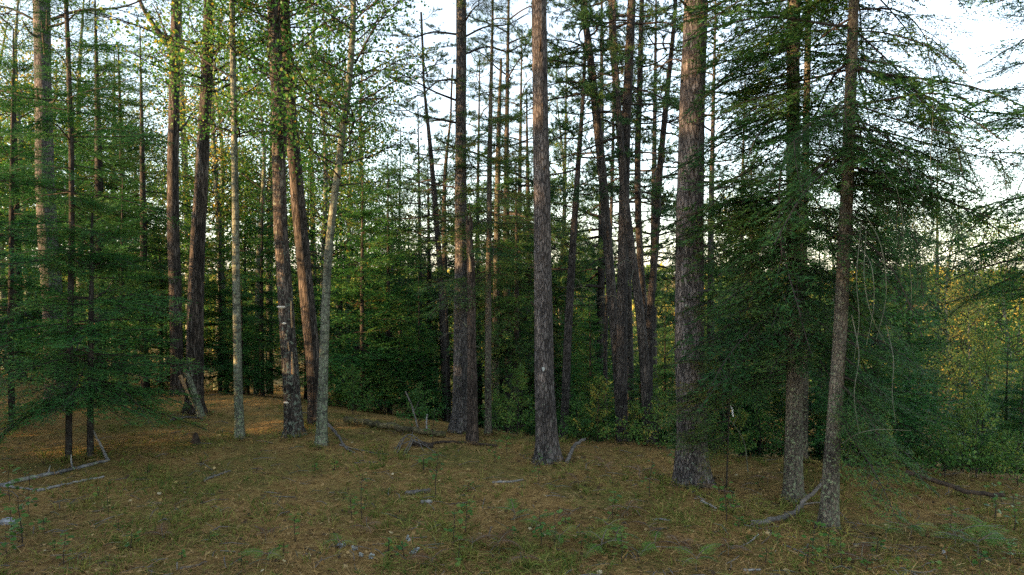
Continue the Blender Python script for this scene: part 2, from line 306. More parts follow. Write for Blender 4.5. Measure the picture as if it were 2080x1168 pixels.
# ------------------------------------------------------------------ foliage templates (x = outward, z = up)
def spray(L, step=0.055, nl=0.028, nw=0.009, nsp=0.022, s0=0.12, droop=0.12, wide=0.42, hang=0.0, keep=1.0, sub=True, zj=.34):
    """a conifer branch: axis, side twigs in a flat spray, needles on all of them"""
    b = Buf(); n = 9; s = np.linspace(0, 1, n)
    ax = np.stack([s * L, 0.03 * L * np.sin(s * 4 + U(0, 6)), -droop * L * s ** 2 + 0.015 * L * np.sin(s * 7 + U(0, 6))], -1)
    tube(b, ax, 0.007 * L * (1 - 0.8 * s) + 0.0015, 4, 1, 0.5, cap=False)
    st = []; di = []; le = []
    A = lambda q: np.stack([np.interp(q, s, ax[:, c]) for c in range(3)], -1)
    for k in range(int(L * (1 - s0) / step)):
        q = s0 + (1 - s0) * (k + U(-.3, .3)) / max(1, int(L * (1 - s0) / step))
        for sg in (-1, 1):
            if U(0, 1) > keep: continue
            l = wide * L * (1 - q) ** 0.75 * min(1, (q - s0) * 4 + 0.55) * U(0.65, 1.15) + 0.05
            a = math.radians(U(42, 62)); p0 = A(np.clip(q, 0, 1)); d0 = np.array([math.cos(a), sg * math.sin(a), U(-1.1, .9) * zj - hang * U(0.4, 1.2)])
            d0 /= np.linalg.norm(d0); st.append(p0); di.append(d0); le.append(l)
            if sub and l > 0.12:
                for w in np.arange(0.08, l - 0.03, step * 1.25):
                    for s2 in (-1, 1):
                        if U(0, 1) > 0.85 * keep: continue
                        a2 = math.radians(U(35, 60)) * s2; l2 = 0.42 * (l - w) * U(.6, 1.1) + 0.03
                        d2 = np.array([d0[0] * math.cos(a2) - d0[1] * math.sin(a2), d0[0] * math.sin(a2) + d0[1] * math.cos(a2), d0[2] + U(-1.1, .9) * zj - hang * U(0, .6)])
                        st.append(p0 + d0 * w); di.append(d2); le.append(l2)
    nt_ = len(st)
    for k in range(n - 3): st.append(ax[k + 2]); di.append(norm(ax[k + 3] - ax[k + 2])); le.append(L / (n - 1))
    st = np.array(st); di = norm(np.array(di)); le = np.array(le)
    blades(b, st[:nt_], di[:nt_], np.tile([0, 0, 1.], (nt_, 1)), le[:nt_] * 0.95, 0.005, 1, 0.5)
    cnt = np.maximum(2, (le / nsp).astype(int)); ix = np.repeat(np.arange(len(st)), cnt)
    fr = U(0, 1, len(ix)); P = st[ix] + di[ix] * (fr * le[ix])[:, None]; D = di[ix]
    side = norm(np.cross(D, [0, 0, 1.])) * np.where(U(0, 1, len(ix)) < .5, -1, 1)[:, None]
    nd = norm(D * U(.5, 1.0, (len(ix), 1)) + side * U(.5, 1, (len(ix), 1)) + np.array([0, 0, 1.]) * U(-.2, .5, (len(ix), 1)))
    tw = U(-.14, .14, len(st))[ix]
    blades(b, P, nd, norm(np.array([0, 0, 1.]) + rng.normal(0, .5, (len(ix), 3))), nl * U(.7, 1.25, len(ix)), nw, 0, np.clip(0.34 + tw + 0.34 * fr * U(0, 1, len(ix)) + rng.normal(0, .04, len(ix)), 0, .97))
    return b.flat()
def pine_limb(L, nl=0.11, nw=0.006, nn=26, subs=9, droop=-0.1, bare=0.35, tufts=3, crook=0.06):
    b = Buf(); n = 10; s = np.linspace(0, 1, n)
    ax = np.stack([s * L, crook * L * np.sin(s * 5 + U(0, 6)), -droop * L * s ** 2 + crook * .6 * L * np.sin(s * 6 + U(0, 6)) * s], -1)
    tube(b, ax, 0.012 * L * (1 - .85 * s) + .003, 5, 1, cap=False)
    T = []; TD = []
    A = lambda q: np.array([np.interp(q, s, ax[:, c]) for c in range(3)])
    for k in range(subs):
        q = bare + (1 - bare) * (k + U(0, 1)) / subs; sg = -1 if k % 2 else 1; l = L * (0.42 * (1 - q) + 0.10) * U(.6, 1.2)
        a = math.radians(U(30, 65)); p0 = A(q); d0 = norm([math.cos(a), sg * math.sin(a), U(-.25, .4)])
        tt = np.linspace(0, 1, 5)[:, None]; P = p0 + d0 * l * tt + np.array([0, 0, 1]) * (l * U(.05, .25)) * tt ** 2
        tube(b, P, np.linspace(.006, .0025, 5) * max(.7, L * .6), 3, 1, cap=False)
        for w in np.linspace(1, .45, tufts):
            i = w * 4; i0 = min(3, int(i)); T.append(P[i0] + (P[i0 + 1] - P[i0]) * (i - i0) + rng.normal(0, .02, 3)); TD.append(norm(P[i0 + 1] - P[i0] + rng.normal(0, .4 * l / 4, 3)))
    for q in (1, .92, .82): T.append(A(q)); TD.append(norm(ax[-1] - ax[-3]))
    T = np.array(T); TD = np.array(TD); ix = np.repeat(np.arange(len(T)), nn)
    D = norm(TD[ix] * U(.3, 1.1, (len(ix), 1)) + rnd(len(ix)) * .8 + np.array([0, 0, .15]))
    blades(b, T[ix] - TD[ix] * U(0, .06, (len(ix), 1)), D, rnd(len(ix)), nl * U(.7, 1.15, len(ix)), nw, 0, np.clip(.4 + U(-.2, .25, len(T))[ix] + rng.normal(0, .08, len(ix)), 0, .97))
    return b.flat()
def leaf_limb(L, ll=0.06, per=7, subs=10, up=0.25, shape=HEX, spread=0.55, tint=(0.2, 0.75)):
    b = Buf(); n = 8; s = np.linspace(0, 1, n)
    ax = np.stack([s * L, .07 * L * np.sin(s * 4 + U(0, 6)), up * L * s - .12 * L * s ** 2 + .03 * L * np.sin(5 * s + U(0, 6))], -1)
    tube(b, ax, .011 * L * (1 - .85 * s) + .002, 4, 1, cap=False); P = []; 
    A = lambda q: np.array([np.interp(q, s, ax[:, c]) for c in range(3)])
    for k in range(subs):
        q = .2 + .8 * (k + U(0, 1)) / subs; p0 = A(min(q, 1)); l = L * (.45 * (1 - q) + .16) * U(.6, 1.2)
        d0 = norm([U(.2, 1), U(-1, 1), U(-.3, .7)]); p1 = p0 + d0 * l + np.array([0, 0, -.1 * l])
        tube(b, [p0, (p0 + p1) / 2 + rng.normal(0, .03 * l, 3), p1], [.005, .0035, .0015], 3, 1, cap=False)
        m = max(3, int(per * l / .3)); w = U(.15, 1.05, m)[:, None]; P.append(p0 + (p1 - p0) * w + rng.normal(0, spread * .12 + .02, (m, 3)))
    P = np.vstack(P); m = len(P); D = norm(rng.normal(0, .8, (m, 3)) + np.array([.15, 0, -.6])); N = norm(rng.normal(0, .7, (m, 3)) + np.array([0, 0, .55]))
    leaves(b, P, D, N, ll * U(.65, 1.2, m), 0, np.clip(U(*tint, m) + (U(0, 1, m) < .05) * .4, 0, 1), shape)
    return b.flat()
def rot(az, tilt, roll=None):
    az = np.atleast_1d(az); tilt = np.broadcast_to(tilt, az.shape); roll = np.zeros_like(az) if roll is None else roll
    ca, sa, ct, st_, cr, sr = np.cos(az), np.sin(az), np.cos(tilt), np.sin(tilt), np.cos(roll), np.sin(roll); z = np.zeros_like(az); o = z + 1
    Rz = np.stack([ca, -sa, z, sa, ca, z, z, z, o], -1).reshape(-1, 3, 3)
    Ry = np.stack([ct, z, -st_, z, o, z, st_, z, ct], -1).reshape(-1, 3, 3)      # tilt > 0 lifts the tip
    Rx = np.stack([o, z, z, z, cr, -sr, z, sr, cr], -1).reshape(-1, 3, 3)
    return Rz @ Ry @ Rx
SPR = {}
SPR['near'] = [spray(1.0, .062, .037, .0085, .0182, droop=d, hang=h + .08, wide=.5, zj=.26) for d, h in ((.14, .1), (.25, .2), (.08, .05))]
SPR['mid'] = [spray(1.0, .085, .060, .015, .026, droop=d, hang=h, zj=.28, wide=.48) for d, h in ((.14, .1), (.25, .2), (.08, .05))]
SPR['far'] = [spray(1.0, .14, .10, .034, .075, droop=d) for d in (.12, .2)]
SPR['sparse'] = [spray(1.0, .055, .036, .0095, .0150, s0=.14, droop=d, wide=.38, hang=h, keep=.92) for d, h in ((.28, .35), (.42, .5), (.15, .25), (.5, .4))]
LIMB = [pine_limb(1.0, .085, .0068, 18, 9, d, .3, 3) for d in (-.12, .02, .12)]
JACK = [pine_limb(1.0, .052, .0085, 15, 12, d, .22, 5, .09) for d in (-.1, .05, .15)]
LEAF = {'near': [leaf_limb(1.0, .039, 12, 14, spread=.7) for _ in range(4)], 'mid': [leaf_limb(1.0, .048, 15, 12, shape=DIA, spread=.8) for _ in range(3)], 'far': [leaf_limb(1.0, .15, 5, 8, shape=DIA, spread=.9) for _ in range(2)]}

def crown(mesh_name, trunk, h0, h1, n, Ts, len_f, tilt_f, mats, tint_sd=.08, az=None, tb=0.0, whorl=0, roll=.45):
    """branches stamped along a trunk polyline (local coords); len_f, tilt_f of u = 0 bottom .. 1 top"""
    b = Buf(); u = np.sort(U(0, 1, n)); nw_ = (h1 - h0) / whorl if whorl else 0
    if whorl: u = np.clip((np.floor(u * nw_) + .5 + rng.normal(0, .13, n)) / nw_, 0, 1)
    h = h0 + (h1 - h0) * u; T = np.asarray(trunk)
    o = np.stack([np.interp(h, T[:, 2], T[:, 0]), np.interp(h, T[:, 2], T[:, 1]), h], -1)
    a = (np.arange(n) * 2.39996 + U(-.5, .5, n)) if az is None else az(u)
    which = rng.integers(0, len(Ts), n); L = len_f(u) * U(.6, 1.25, n); ti = tilt_f(u) + U(-.22, .22, n)
    R = rot(a, ti, U(-roll, roll, n)); tt = rng.normal(tb, tint_sd, n)
    for w in range(len(Ts)):
        k = which == w
        if k.any(): b.stamp(Ts[w], R[k], o[k], L[k], tt[k])
    return b.mesh(mesh_name, mats, (1,))
def trunk_mesh(name, P, R, m, k=18, flare=0.35, n=46, wob=.05, knots=0, top_cap=True):
    """trunk along local polyline P with radii R, root flare at the base"""
    C_ = curve(P, n); q = np.linspace(0, 1, n); r = np.interp(q, np.linspace(0, 1, len(R)), R)
    z = C_[:, 2] - C_[0, 2]; b = Buf(); th = np.arange(k) * 2 * math.pi / k
    ph = U(0, 6, 6); z2 = z[:, None]
    rr = r[:, None] * (1 + wob * (np.sin(2 * th + ph[0] + z2 * .8) * .5 + np.sin(3 * th + ph[1] - z2 * 1.7) * .35 + .4 * np.sin(z2 * 3.1 + ph[2] + th)) + U(-wob, wob, (n, k)) * .35)
    fl = np.exp(-np.maximum(z2, 0) / (0.9 * R[0] + .06)); rr = rr * (1 + flare * fl * (1 + .5 * np.sin(5 * th + ph[3]) + .3 * np.sin(3 * th + ph[4])))
    for _ in range(knots):
        hz, ha = U(.5, z[-1]), U(0, 6.28); rr = rr * (1 + .10 * np.exp(-((z2 - hz) / .08) ** 2 - ((np.angle(np.exp(1j * (th - ha)))) / .5) ** 2))
    Vv = np.stack([C_[:, None, 0] + rr * np.cos(th), C_[:, None, 1] + rr * np.sin(th), np.broadcast_to(C_[:, None, 2], rr.shape)], -1)
    i = np.arange(n - 1)[:, None] * k; j = np.arange(k)[None]; j2 = (j + 1) % k
    b.add(Vv, np.stack([i + j, i + j2, i + k + j2, i + k + j], -1).reshape(-1, 4), 0)
    if top_cap: b.add(Vv[-1], [list(range(k))], 0)
    return b.mesh(name, [m], (0,)), C_

# ------------------------------------------------------------------ near trees, placed by where their trunks stand
BASES = []
def px_tree(name, label, pts, wpx, bark_m, top_h, d=None, group=None, k=18, flare=.55, wob=.05, knots=0, top_r=.03, n=50):
    if d is None: base = ground_at(*pts[0]); d = base[1]
    else: base = on_ground(pts[0][0], d)
    P = [np.array([0, 0, -.12])] + [ray(x, y, d) - base for x, y in pts[1:]]
    R = [w * d / F_PX / 2 for w in wpx]
    if top_h:
        dr = norm(P[-1] - P[-2]); dr = norm(dr * np.array([.4, 1, 1])); steps = max(2, int((top_h - P[-1][2]) / 1.5)); p0 = P[-1]
        for i in range(1, steps + 1):
            P.append(p0 + dr * (top_h - p0[2]) / dr[2] * i / steps); R.append(R[len(pts) - 1] * (1 - i / steps) + top_r * i / steps)
    zz = np.array([p[2] for p in P])
    C0 = curve(P, n); 
    # radii are given per control point; respread them over the evenly sampled curve
    BASES.append((base, R[0])); t = thing(name, label, 'tree', tuple(base), group)
    me, Cc = trunk_mesh('trunk', P, np.interp(np.linspace(0, len(P) - 1, len(P)), np.arange(len(R)), R), bark_m, k, flare, n, wob, knots, True)
    obj('trunk', me, t); return t, Cc, d, base
def at_h(Cc, h): return np.array([np.interp(h, Cc[:, 2], Cc[:, c]) for c in range(3)])
def limb_part(t, pts, r0, r1, m, name='limb', k=6, n=14):
    b = Buf(); P = curve(pts, n); tube(b, P, np.linspace(r0, r1, n), k, 0, jit=.06); return obj(name, b.mesh(name, [m], (0,)), t)
def px_limb(t, base, d, pix, r0, r1, m, name='limb', dd=None):
    dd = dd or [0] * len(pix); return limb_part(t, [ray(x, y, d + e) - base for (x, y), e in zip(pix, dd)], r0, r1, m, name)
def clothe(limb, pts, T, s0, s1, mats, m_=9, tb=0., down=.5):
    """needle sprays along a limb, as a part of that limb"""
    P = curve(pts, 30); i = np.linspace(7, 29, m_).astype(int); D = norm(P[np.minimum(i, 29)] - P[np.maximum(i - 2, 0)]); b = Buf()
    az = np.arctan2(D[:, 1], D[:, 0]) + U(-1.0, 1.0, m_); R = rot(az, np.arcsin(np.clip(D[:, 2], -1, 1)) * .6 - U(0, down, m_), U(-.5, .5, m_)); sc = U(s0, s1, m_); w = rng.integers(0, len(T), m_)
    for k in range(len(T)):
        q = w == k
        if q.any(): b.stamp(T[k], R[q], P[i[q]], sc[q], rng.normal(tb, .1, q.sum()))
    obj('needles', b.mesh('needles', mats, (1,)), limb)
def stubs(t, Cc, R, hs, m):
    for h, a, l in hs:
        p = at_h(Cc, h); dv = np.array([math.cos(a), math.sin(a), .25]); p = p + dv * R * .75
        limb_part(t, [p, p + dv * l * .5 + [0, 0, .02], p + dv * l + [0, 0, U(-.05, .1)]], .022, .010, m, 'branch_stub', 5, 6)
FM = [M['fir'], M['twig']]; SM = [M['spruce'], M['twig']]; PM = [M['pine'], M['twig']]; AM = [M['aspen'], M['twig']]; VM = [M['valley'], M['twig']]
F, B_, L_, R_ = math.pi * 1.5, math.pi * .5, math.pi, 0.0     # azimuths: to the camera, away, left, right
def pine_crown(t, Cc, h0, h1, n, L=2.4, T=None, mats=None):
    obj('crown', crown('crown', Cc, h0, h1, n, T or LIMB, lambda u: L * (1 - .6 * u), lambda u: -.15 + .7 * u, mats or PM), t)

# big red pine, right of centre
t, Cc, d, base = px_tree('pine_tree', 'thickest red pine trunk with pale lichen at its foot, right of centre', [(1405, 985), (1403, 800), (1400, 560), (1404, 300), (1413, 0)], [64, 59, 55, 52, 48], M['redpine'], 19, k=32, n=70, knots=6)
pine_crown(t, Cc, 8.6, 18.5, 26)
stubs(t, Cc, .20, [(3.9, F + .2, .28), (4.4, F - .3, .12), (5.1, F + .1, .07), (5.9, F - .1, .08), (6.35, F + .3, .07), (7.0, F - .05, .12), (7.35, R_, .3), (5.6, R_ - .3, .2), (4.9, L_ + .2, .15)], M['darkwood'])
px_limb(t, base, d, [(1428, 200), (1475, 165), (1530, 150), (1580, 160)], .022, .006, M['twig'], 'limb', [0, .1, .3, .5])
px_limb(t, base, d, [(1428, 185), (1500, 195), (1560, 235), (1600, 245)], .018, .005, M['twig'], 'limb', [0, .2, .5, .7])
px_limb(t, base, d, [(1435, 22), (1465, 5), (1500, -15)], .03, .012, M['twig'], 'limb', [0, -.1, -.2])
px_limb(t, base, d, [(1402, 30), (1392, 10), (1372, -10)], .03, .015, M['darkwood'], 'limb', [-.15, -.3, -.5])
px_limb(t, base, d, [(1390, 128), (1370, 120), (1340, 135), (1310, 150)], .016, .005, M['twig'], 'limb', [0, 0, .1, .3])
# centre red pine
t, Cc, d, base = px_tree('pine_tree', 'straight red pine trunk with one pale round spot, nearest the middle', [(1112, 935), (1106, 780), (1103, 560), (1099, 300), (1095, 0)], [46, 40, 35, 33, 30], M['redpine'], 18, k=28, n=64, knots=5)
pine_crown(t, Cc, 9.2, 17.5, 24)
stubs(t, Cc, .14, [(6.9, F, .3), (6.0, F + .2, .06), (5.3, F - .3, .05), (4.9, F + .3, .06), (3.4, F, .05), (2.6, L_ + .3, .12)], M['darkwood'])
b = Buf(); p0 = ray(1103, 747, d) - base; q = np.linspace(0, 2 * math.pi, 12, endpoint=False)
Rr = .5 * 38 * d / F_PX
ring = lambda s, o: np.stack([p0[0] + s * np.cos(q) * (1 + .15 * np.sin(3 * q)), p0[1] - Rr - o + 0 * q, p0[2] + s * 1.4 * np.sin(q)], -1)
b.add(np.vstack([ring(.030, -.03), ring(.026, .012)]), [[i, (i + 1) % 12, 12 + (i + 1) % 12, 12 + i] for i in range(12)]); b.add(ring(.026, .012), [list(range(12))])
obj('lichen_spot', b.mesh('lichen_spot', [M['paletuft']]), t)
# pine at the left edge
t, Cc, d, base = px_tree('pine_tree', 'stout grey pine trunk with dead black branch stubs, far left', [(118, 832), (108, 640), (92, 380), (88, 180), (84, 0)], [44, 38, 33, 30, 31], M['greypine'], 20, k=28, n=60, knots=6)
pine_crown(t, Cc, 10.2, 19, 22)
for y, xs, xe, ye in ((55, 100, 165, 18), (75, 76, 45, 40), (210, 102, 118, 185), (215, 74, 40, 180), (110, 92, 84, 40), (60, 96, 95, 20), (205, 80, 74, 175)):
    px_limb(t, base, d, [(xs, y), ((xs + xe) / 2, (y + ye) / 2 + 8), (xe, ye)], .035, .012, M['darkwood'], 'dead_limb', [-.15, -.25, -.35])
for pts_ in ([(104, 40), (160, 22), (250, 14), (330, -20)],):
    lo = px_limb(t, base, d, pts_, .04, .012, M['twig'], 'limb', [0, .1, .3, .5]); clothe(lo, [ray(x, y, d + .2) - base for x, y in pts_], LIMB, .7, 1.1, PM, 6)
for pts_ in ([(68, 40), (40, 25), (0, 12), (-40, 10)], [(66, 205), (30, 190), (-20, 180), (-60, 160)]):
    lo = px_limb(t, base, d, pts_, .035, .012, M['twig'], 'limb', [0, 0, .2, .4]); clothe(lo, [ray(x, y, d + .1) - base for x, y in pts_], LIMB, .7, 1.1, PM, 5)
# pine behind the snag
t, Cc, d, base = px_tree('pine_tree', 'grey pine trunk with long drooping limbs, directly behind the broken snag', [(934, 880), (936, 560), (936, 300), (937, 0)], [34, 25, 22, 21], M['greypine'], 18, k=22, n=56, d=14.6)
for pts_, dd in (([(930, 205), (880, 185), (835, 160), (790, 140)], [0, -.3, -.5, -.7]), ([(928, 162), (890, 165), (860, 190), (830, 200)], [0, -.4, -.8, -1.1]), ([(930, 70), (880, 65), (840, 75), (800, 60)], [0, -.2, -.3, -.5]),
                 ([(944, 75), (985, 55), (1030, 50), (1070, 30)], [0, .2, .4, .6]), ([(930, 250), (880, 240), (840, 230), (815, 215)], [0, -.3, -.6, -.8]), ([(944, 45), (960, 20), (985, 0)], [0, -.2, -.4]), ([(944, 110), (990, 95), (1030, 105), (1060, 90)], [0, .5, 1, 1.4])):
    lo = px_limb(t, base, d, pts_, .024, .006, M['twig'], 'limb', dd); clothe(lo, [ray(x, y, d + e) - base for (x, y), e in zip(pts_, dd)], LIMB, .4, .8, PM, 6, 0., .3)
pine_crown(t, Cc, 9.0, 17.5, 22)
for y, x1, y1 in ((610, 868, 618), (645, 895, 660), (682, 890, 690), (612, 905, 630), (718, 925, 722), (745, 928, 748), (772, 925, 774), (790, 926, 788), (640, 918, 640), (570, 900, 556)):
    px_limb(t, base, d, [(938, y + 6), ((938 + x1) / 2, y - 6), (x1, y1)], .010, .004, M['deadtwig'], 'dead_twig', [-.12, -.3, -.4])
# dead snag
t, Cc, d, base = px_tree('dead_snag', 'dead snag with a splintered orange top, in front of a grey pine', [(961, 898), (958, 700), (957, 560), (953, 458)], [24, 19, 17, 11], M['snag'], 0, k=16, n=40, wob=.09)
t['category'] = 'dead tree'
for dx, h_, w_ in ((-4, 30, 8), (1, 46, 7), (5, 18, 6)):
    limb_part(t, [ray(953 + dx, 470, d) - base, ray(953 + dx + 1, 458 - h_ * .5, d) - base, ray(953 + dx - 1, 458 - h_, d) - base], w_ * d / F_PX / 2, .004, M['snag'], 'splinter', 5, 6)
limb_part(t, [ray(955, 552, d - .07) - base, ray(955, 535, d - .085) - base, ray(952, 515, d - .07) - base], .034, .014, M['rawwood'], 'torn_wood', 6, 8)
stubs(t, Cc, .06, [(1.2, F, .1), (2.2, L_, .12), (2.9, F - .3, .09), (3.4, R_, .12), (1.8, R_ + .3, .1), (3.8, L_ + .4, .1)], M['deadtwig'])

# broadleaf trunks, left of centre
def leafy(t, Cc, h0, h1, n, L, T='near', tb=0.0, mats=None, az=None):
    obj('crown', crown('crown', Cc, h0, h1, n, LEAF[T], lambda u: L * (1 - .35 * u), lambda u: .15 + .6 * u, mats or AM, .13, az, tb), t)
t, Cc, d, base = px_tree('aspen_tree', 'slim straight lichen-spotted aspen trunk, thinnest of the pale trunks left of the birch', [(487, 892), (482, 700), (478, 420), (474, 150), (471, 0)], [20, 16, 13, 12, 11], M['aspenbark'], 12, k=14)
leafy(t, Cc, 5.6, 11.8, 44, 1.5)
t, Cc, d, base = px_tree('birch_tree', 'old dark birch with white shelf fungi, blotched with lichen', [(597, 890), (586, 700), (573, 500), (566, 330), (569, 245), (561, 140), (556, 0)], [36, 31, 27, 27, 31, 26, 24], M['birch'], 14, k=20, n=64, wob=.08, knots=5, d=13.9)
leafy(t, Cc, 6.2, 13.5, 60, 1.9)
for i, (x, y, w) in enumerate(((573, 623, 15), (581, 656, 9), (583, 815, 13), (574, 729, 7), (577, 765, 8))):
    b = Buf(); p0 = ray(x, y, d) - base; c0 = at_h(Cc, p0[2]); ax_ = math.atan2(-.155, (p0[0] - c0[0])); rw = w * d / F_PX
    q = np.linspace(-1.4, 1.4, 9); dv = np.stack([np.cos(ax_ + q), np.sin(ax_ + q), 0 * q], -1); ctr = np.array([c0[0] + math.cos(ax_) * .10, c0[1] + math.sin(ax_) * .10, p0[2]])
    top = ctr + dv * rw * .55 + [0, 0, .022]; low = ctr + dv * rw * .75; bot = ctr + dv * rw * .3 - [0, 0, .035]
    V = np.vstack([top, low, bot]); fcs = [[r_ * 9 + j, r_ * 9 + j + 1, (r_ + 1) * 9 + j + 1, (r_ + 1) * 9 + j] for r_ in range(2) for j in range(8)]
    b.add(V, fcs); b.add(top, [list(range(9))]); b.add(bot, [list(range(9))[::-1]]); obj('shelf_fungus', b.mesh('shelf_fungus', [M['fungus']], (0,)), t)
for x, y0, y1, w in ((594, 612, 665, 6), (596, 715, 760, 9), (588, 690, 712, 5)):
    p0 = ray(x - 3, y0, d - .125) - base; p1 = ray(x - 1, y1, d - .13) - base
    limb_part(t, [p0, (p0 + p1) / 2 + [0, -.015, 0], p1], .012, w * .0032, M['rawwood'], 'bare_wood_scar', 6, 6)
t, Cc, d, base = px_tree('broadleaf_tree', 'furrowed brown trunk leaning left behind the old birch', [(644, 868), (633, 700), (612, 480), (596, 300), (586, 170), (577, 0)], [33, 31, 28, 25, 23, 21], M['oldbark'], 14, k=20, n=56, wob=.06, d=14.9)
leafy(t, Cc, 6.6, 13.5, 54, 1.9)
t, Cc, d, base = px_tree('aspen_tree', 'curving pale aspen trunk green with lichen, bending right towards its top', [(652, 905), (657, 760), (664, 560), (676, 430), (692, 300), (708, 170), (716, 70), (718, 0)], [24, 19, 16, 15, 14, 13, 12, 11], M['aspenbark'], 12, k=14, n=60)
leafy(t, Cc, 4.6, 11.5, 80, 1.6)
t, Cc, d, base = px_tree('broadleaf_tree', 'rough grey-brown trunk between the forked trunk and the slim aspen', [(394, 842), (398, 600), (407, 400), (418, 200), (424, 60), (424, 0)], [36, 30, 26, 24, 22, 20], M['oldbark'], 14, k=20, n=56, wob=.07)
leafy(t, Cc, 7.0, 13.5, 54, 1.9)
px_limb(t, base, d, [(430, 108), (441, 102), (446, 88), (450, 60)], .04, .02, M['oldbark'], 'limb')
px_limb(t, base, d, [(415, 290), (432, 272), (452, 245), (465, 225)], .03, .012, M['oldbark'], 'limb', [0, -.1, -.2, -.3])
t, Cc, d, base = px_tree('broadleaf_tree', 'dark forked trunk with a sun-struck left flank, wrapped in fir foliage', [(358, 800), (356, 600), (351, 400), (354, 200), (356, 80), (358, 0)], [26, 24, 22, 21, 20, 18], M['oldbark'], 14, k=20, n=56, d=18.5)
leafy(t, Cc, 8.5, 13.5, 30, 1.7)
px_limb(t, base, d, [(346, 95), (325, 68), (305, 40), (290, 15), (278, -15)], .075, .04, M['oldbark'], 'limb', [0, -.1, -.2, -.3, -.4])
px_limb(t, base, d, [(344, 84), (332, 55), (322, 30), (310, 8)], .03, .015, M['oldbark'], 'limb', [0, .2, .3, .4])
px_limb(t, base, d, [(366, 265), (378, 250), (392, 228), (410, 215)], .035, .012, M['twig'], 'limb', [0, .2, .3, .4])

# slim dark pines over the drop-off
JG = None
def slim(label, pts, w, d, top_h, h0, n, L=1.1, tb=0., dead=6):
    t, Cc, d, base = px_tree('pine_tree', label, pts, w, M['jack'], top_h, d=d, k=14, n=52, wob=.05, flare=.25)
    obj('crown', crown('crown', Cc, h0, top_h - .2, n, JACK, lambda u: 1.3 * L * (1.05 - .5 * u), lambda u: -.15 + .5 * u, PM, .12, None, tb), t)
    for _ in range(dead):
        h = U(2, max(3, h0)); a = U(0, 6.28); p = at_h(Cc, h); l = U(.4, 1.0); dv = np.array([math.cos(a), math.sin(a), 0])
        limb_part(t, [p, p + dv * l * .5 + [0, 0, .05], p + dv * l - [0, 0, U(0, .3)]], .010, .003, M['deadtwig'], 'dead_twig', 4, 6)
    return t, Cc, d, base
slim('slim dark pine just right of the centre red pine, leaning right', [(1145, 900), (1152, 720), (1160, 560), (1170, 400), (1184, 200), (1190, 60)], [18, 16, 15, 12, 8, 5], 14.5, 10.5, 4.8, 33)
slim('dark pine leaning left, its top well apart from the straight trunk it meets below', [(1268, 915), (1254, 740), (1241, 580), (1229, 420), (1211, 230), (1197, 100), (1184, 0)], [24, 21, 19, 18, 17, 15, 13], 14.8, 13, 6.6, 35, 1.2)
slim('straight dark pine trunk crossing in front of the leaning ones', [(1264, 915), (1263, 760), (1265, 540), (1270, 300), (1278, 120), (1283, 0)], [26, 23, 21, 20, 18, 17], 14.2, 14, 6.8, 35, 1.3)
slim('thin sunlit pine stem showing between two dark trunks near the top', [(1285, 900), (1275, 560), (1262, 330), (1252, 200), (1244, 90), (1240, 0)], [15, 14, 13, 12, 11, 9], 18, 14, 6.3, 35, 1.2)
slim('dark pine trunk leaning left that emerges from behind the straight one', [(1322, 935), (1311, 760), (1300, 640), (1285, 520), (1272, 410), (1264, 320), (1250, 100)], [26, 22, 19, 16, 14, 12, 8], 13.9, 9.8, 5.8, 19, 1.0, 0, 4)
slim('warm-lit pine stem behind, left of the one leaning right', [(1322, 900), (1309, 640), (1300, 520), (1295, 350), (1300, 150), (1304, 0)], [17, 15, 14, 13, 11, 9], 16.5, 13.5, 5.6, 36, 1.15, .05)
slim('pine stem leaning right, closest to the thickest red pine', [(1318, 900), (1321, 640), (1330, 520), (1340, 350), (1355, 190), (1370, 40)], [17, 15, 14, 13, 11, 8], 16.0, 11.5, 5.2, 33, 1.1)
slim('bare thin stem far down the slope left of the crossing trunks', [(1232, 890), (1230, 700), (1240, 480), (1245, 300)], [9, 8, 7, 6], 19, 10.5, 4.8, 24, 1.0)
slim('thin dark pine stem left of the grey pine, with another beside it', [(905, 850), (897, 600), (884, 420), (874, 300), (862, 180)], [13, 12, 11, 9, 5], 20, 11.5, 4.6, 40, 1.3)
slim('thinner dark stem close against the one left of the grey pine', [(912, 850), (905, 620), (902, 450), (905, 340), (915, 240)], [11, 10, 9, 8, 4], 22, 11, 4.5, 36, 1.3)

# ------------------------------------------------------------------ firs and spruces near the viewpoint
def fir_crown(t, Cc, h0, h1, n, Lmax, T, mats, low=-.25, high=.55, pw=.8, sd_=.12, az=None, tb=0.):
    obj('crown', crown('crown', Cc, h0, h1, n, T, lambda u: Lmax * (1 - u) ** pw * np.clip(.75 + u * 1.2, 0, 1) + .18, lambda u: low + (high - low) * u, mats, sd_, az, tb, .5, .4), t)
t, Cc, d, base = px_tree('fir_tree', 'tall dark fir stem in the left foreground reaching out of the picture', [(139, 936), (142, 700), (146, 400), (140, 150), (134, 0)], [13, 12, 10, 9, 8], M['firbark'], 10.5, k=10, flare=.2)
fir_crown(t, Cc, 3.3, 10.3, 96, 1.6, SPR['near'], FM, -.1, .5)
t, Cc, d, base = px_tree('fir_tree', 'lush young fir with broad low green sprays, in the left foreground', [(183, 930), (184, 760), (186, 560), (188, 390)], [13, 11, 8, 3], M['firbark'], 0, k=10, flare=.2)
fir_crown(t, Cc, 1.0, Cc[-1, 2], 105, 1.95, SPR['near'], FM, -.3, .6, .7, .12, None, .1)
t, Cc, d, base = px_tree('fir_tree', 'dense fir filling the left edge in front of the stout grey pine', [(20, 915), (22, 700), (24, 400), (26, 150)], [12, 11, 9, 4], M['firbark'], 0, k=10, flare=.2, d=14.5)
fir_crown(t, Cc, 1.2, Cc[-1, 2], 92, 2.0, SPR['near'], FM, -.2, .55)
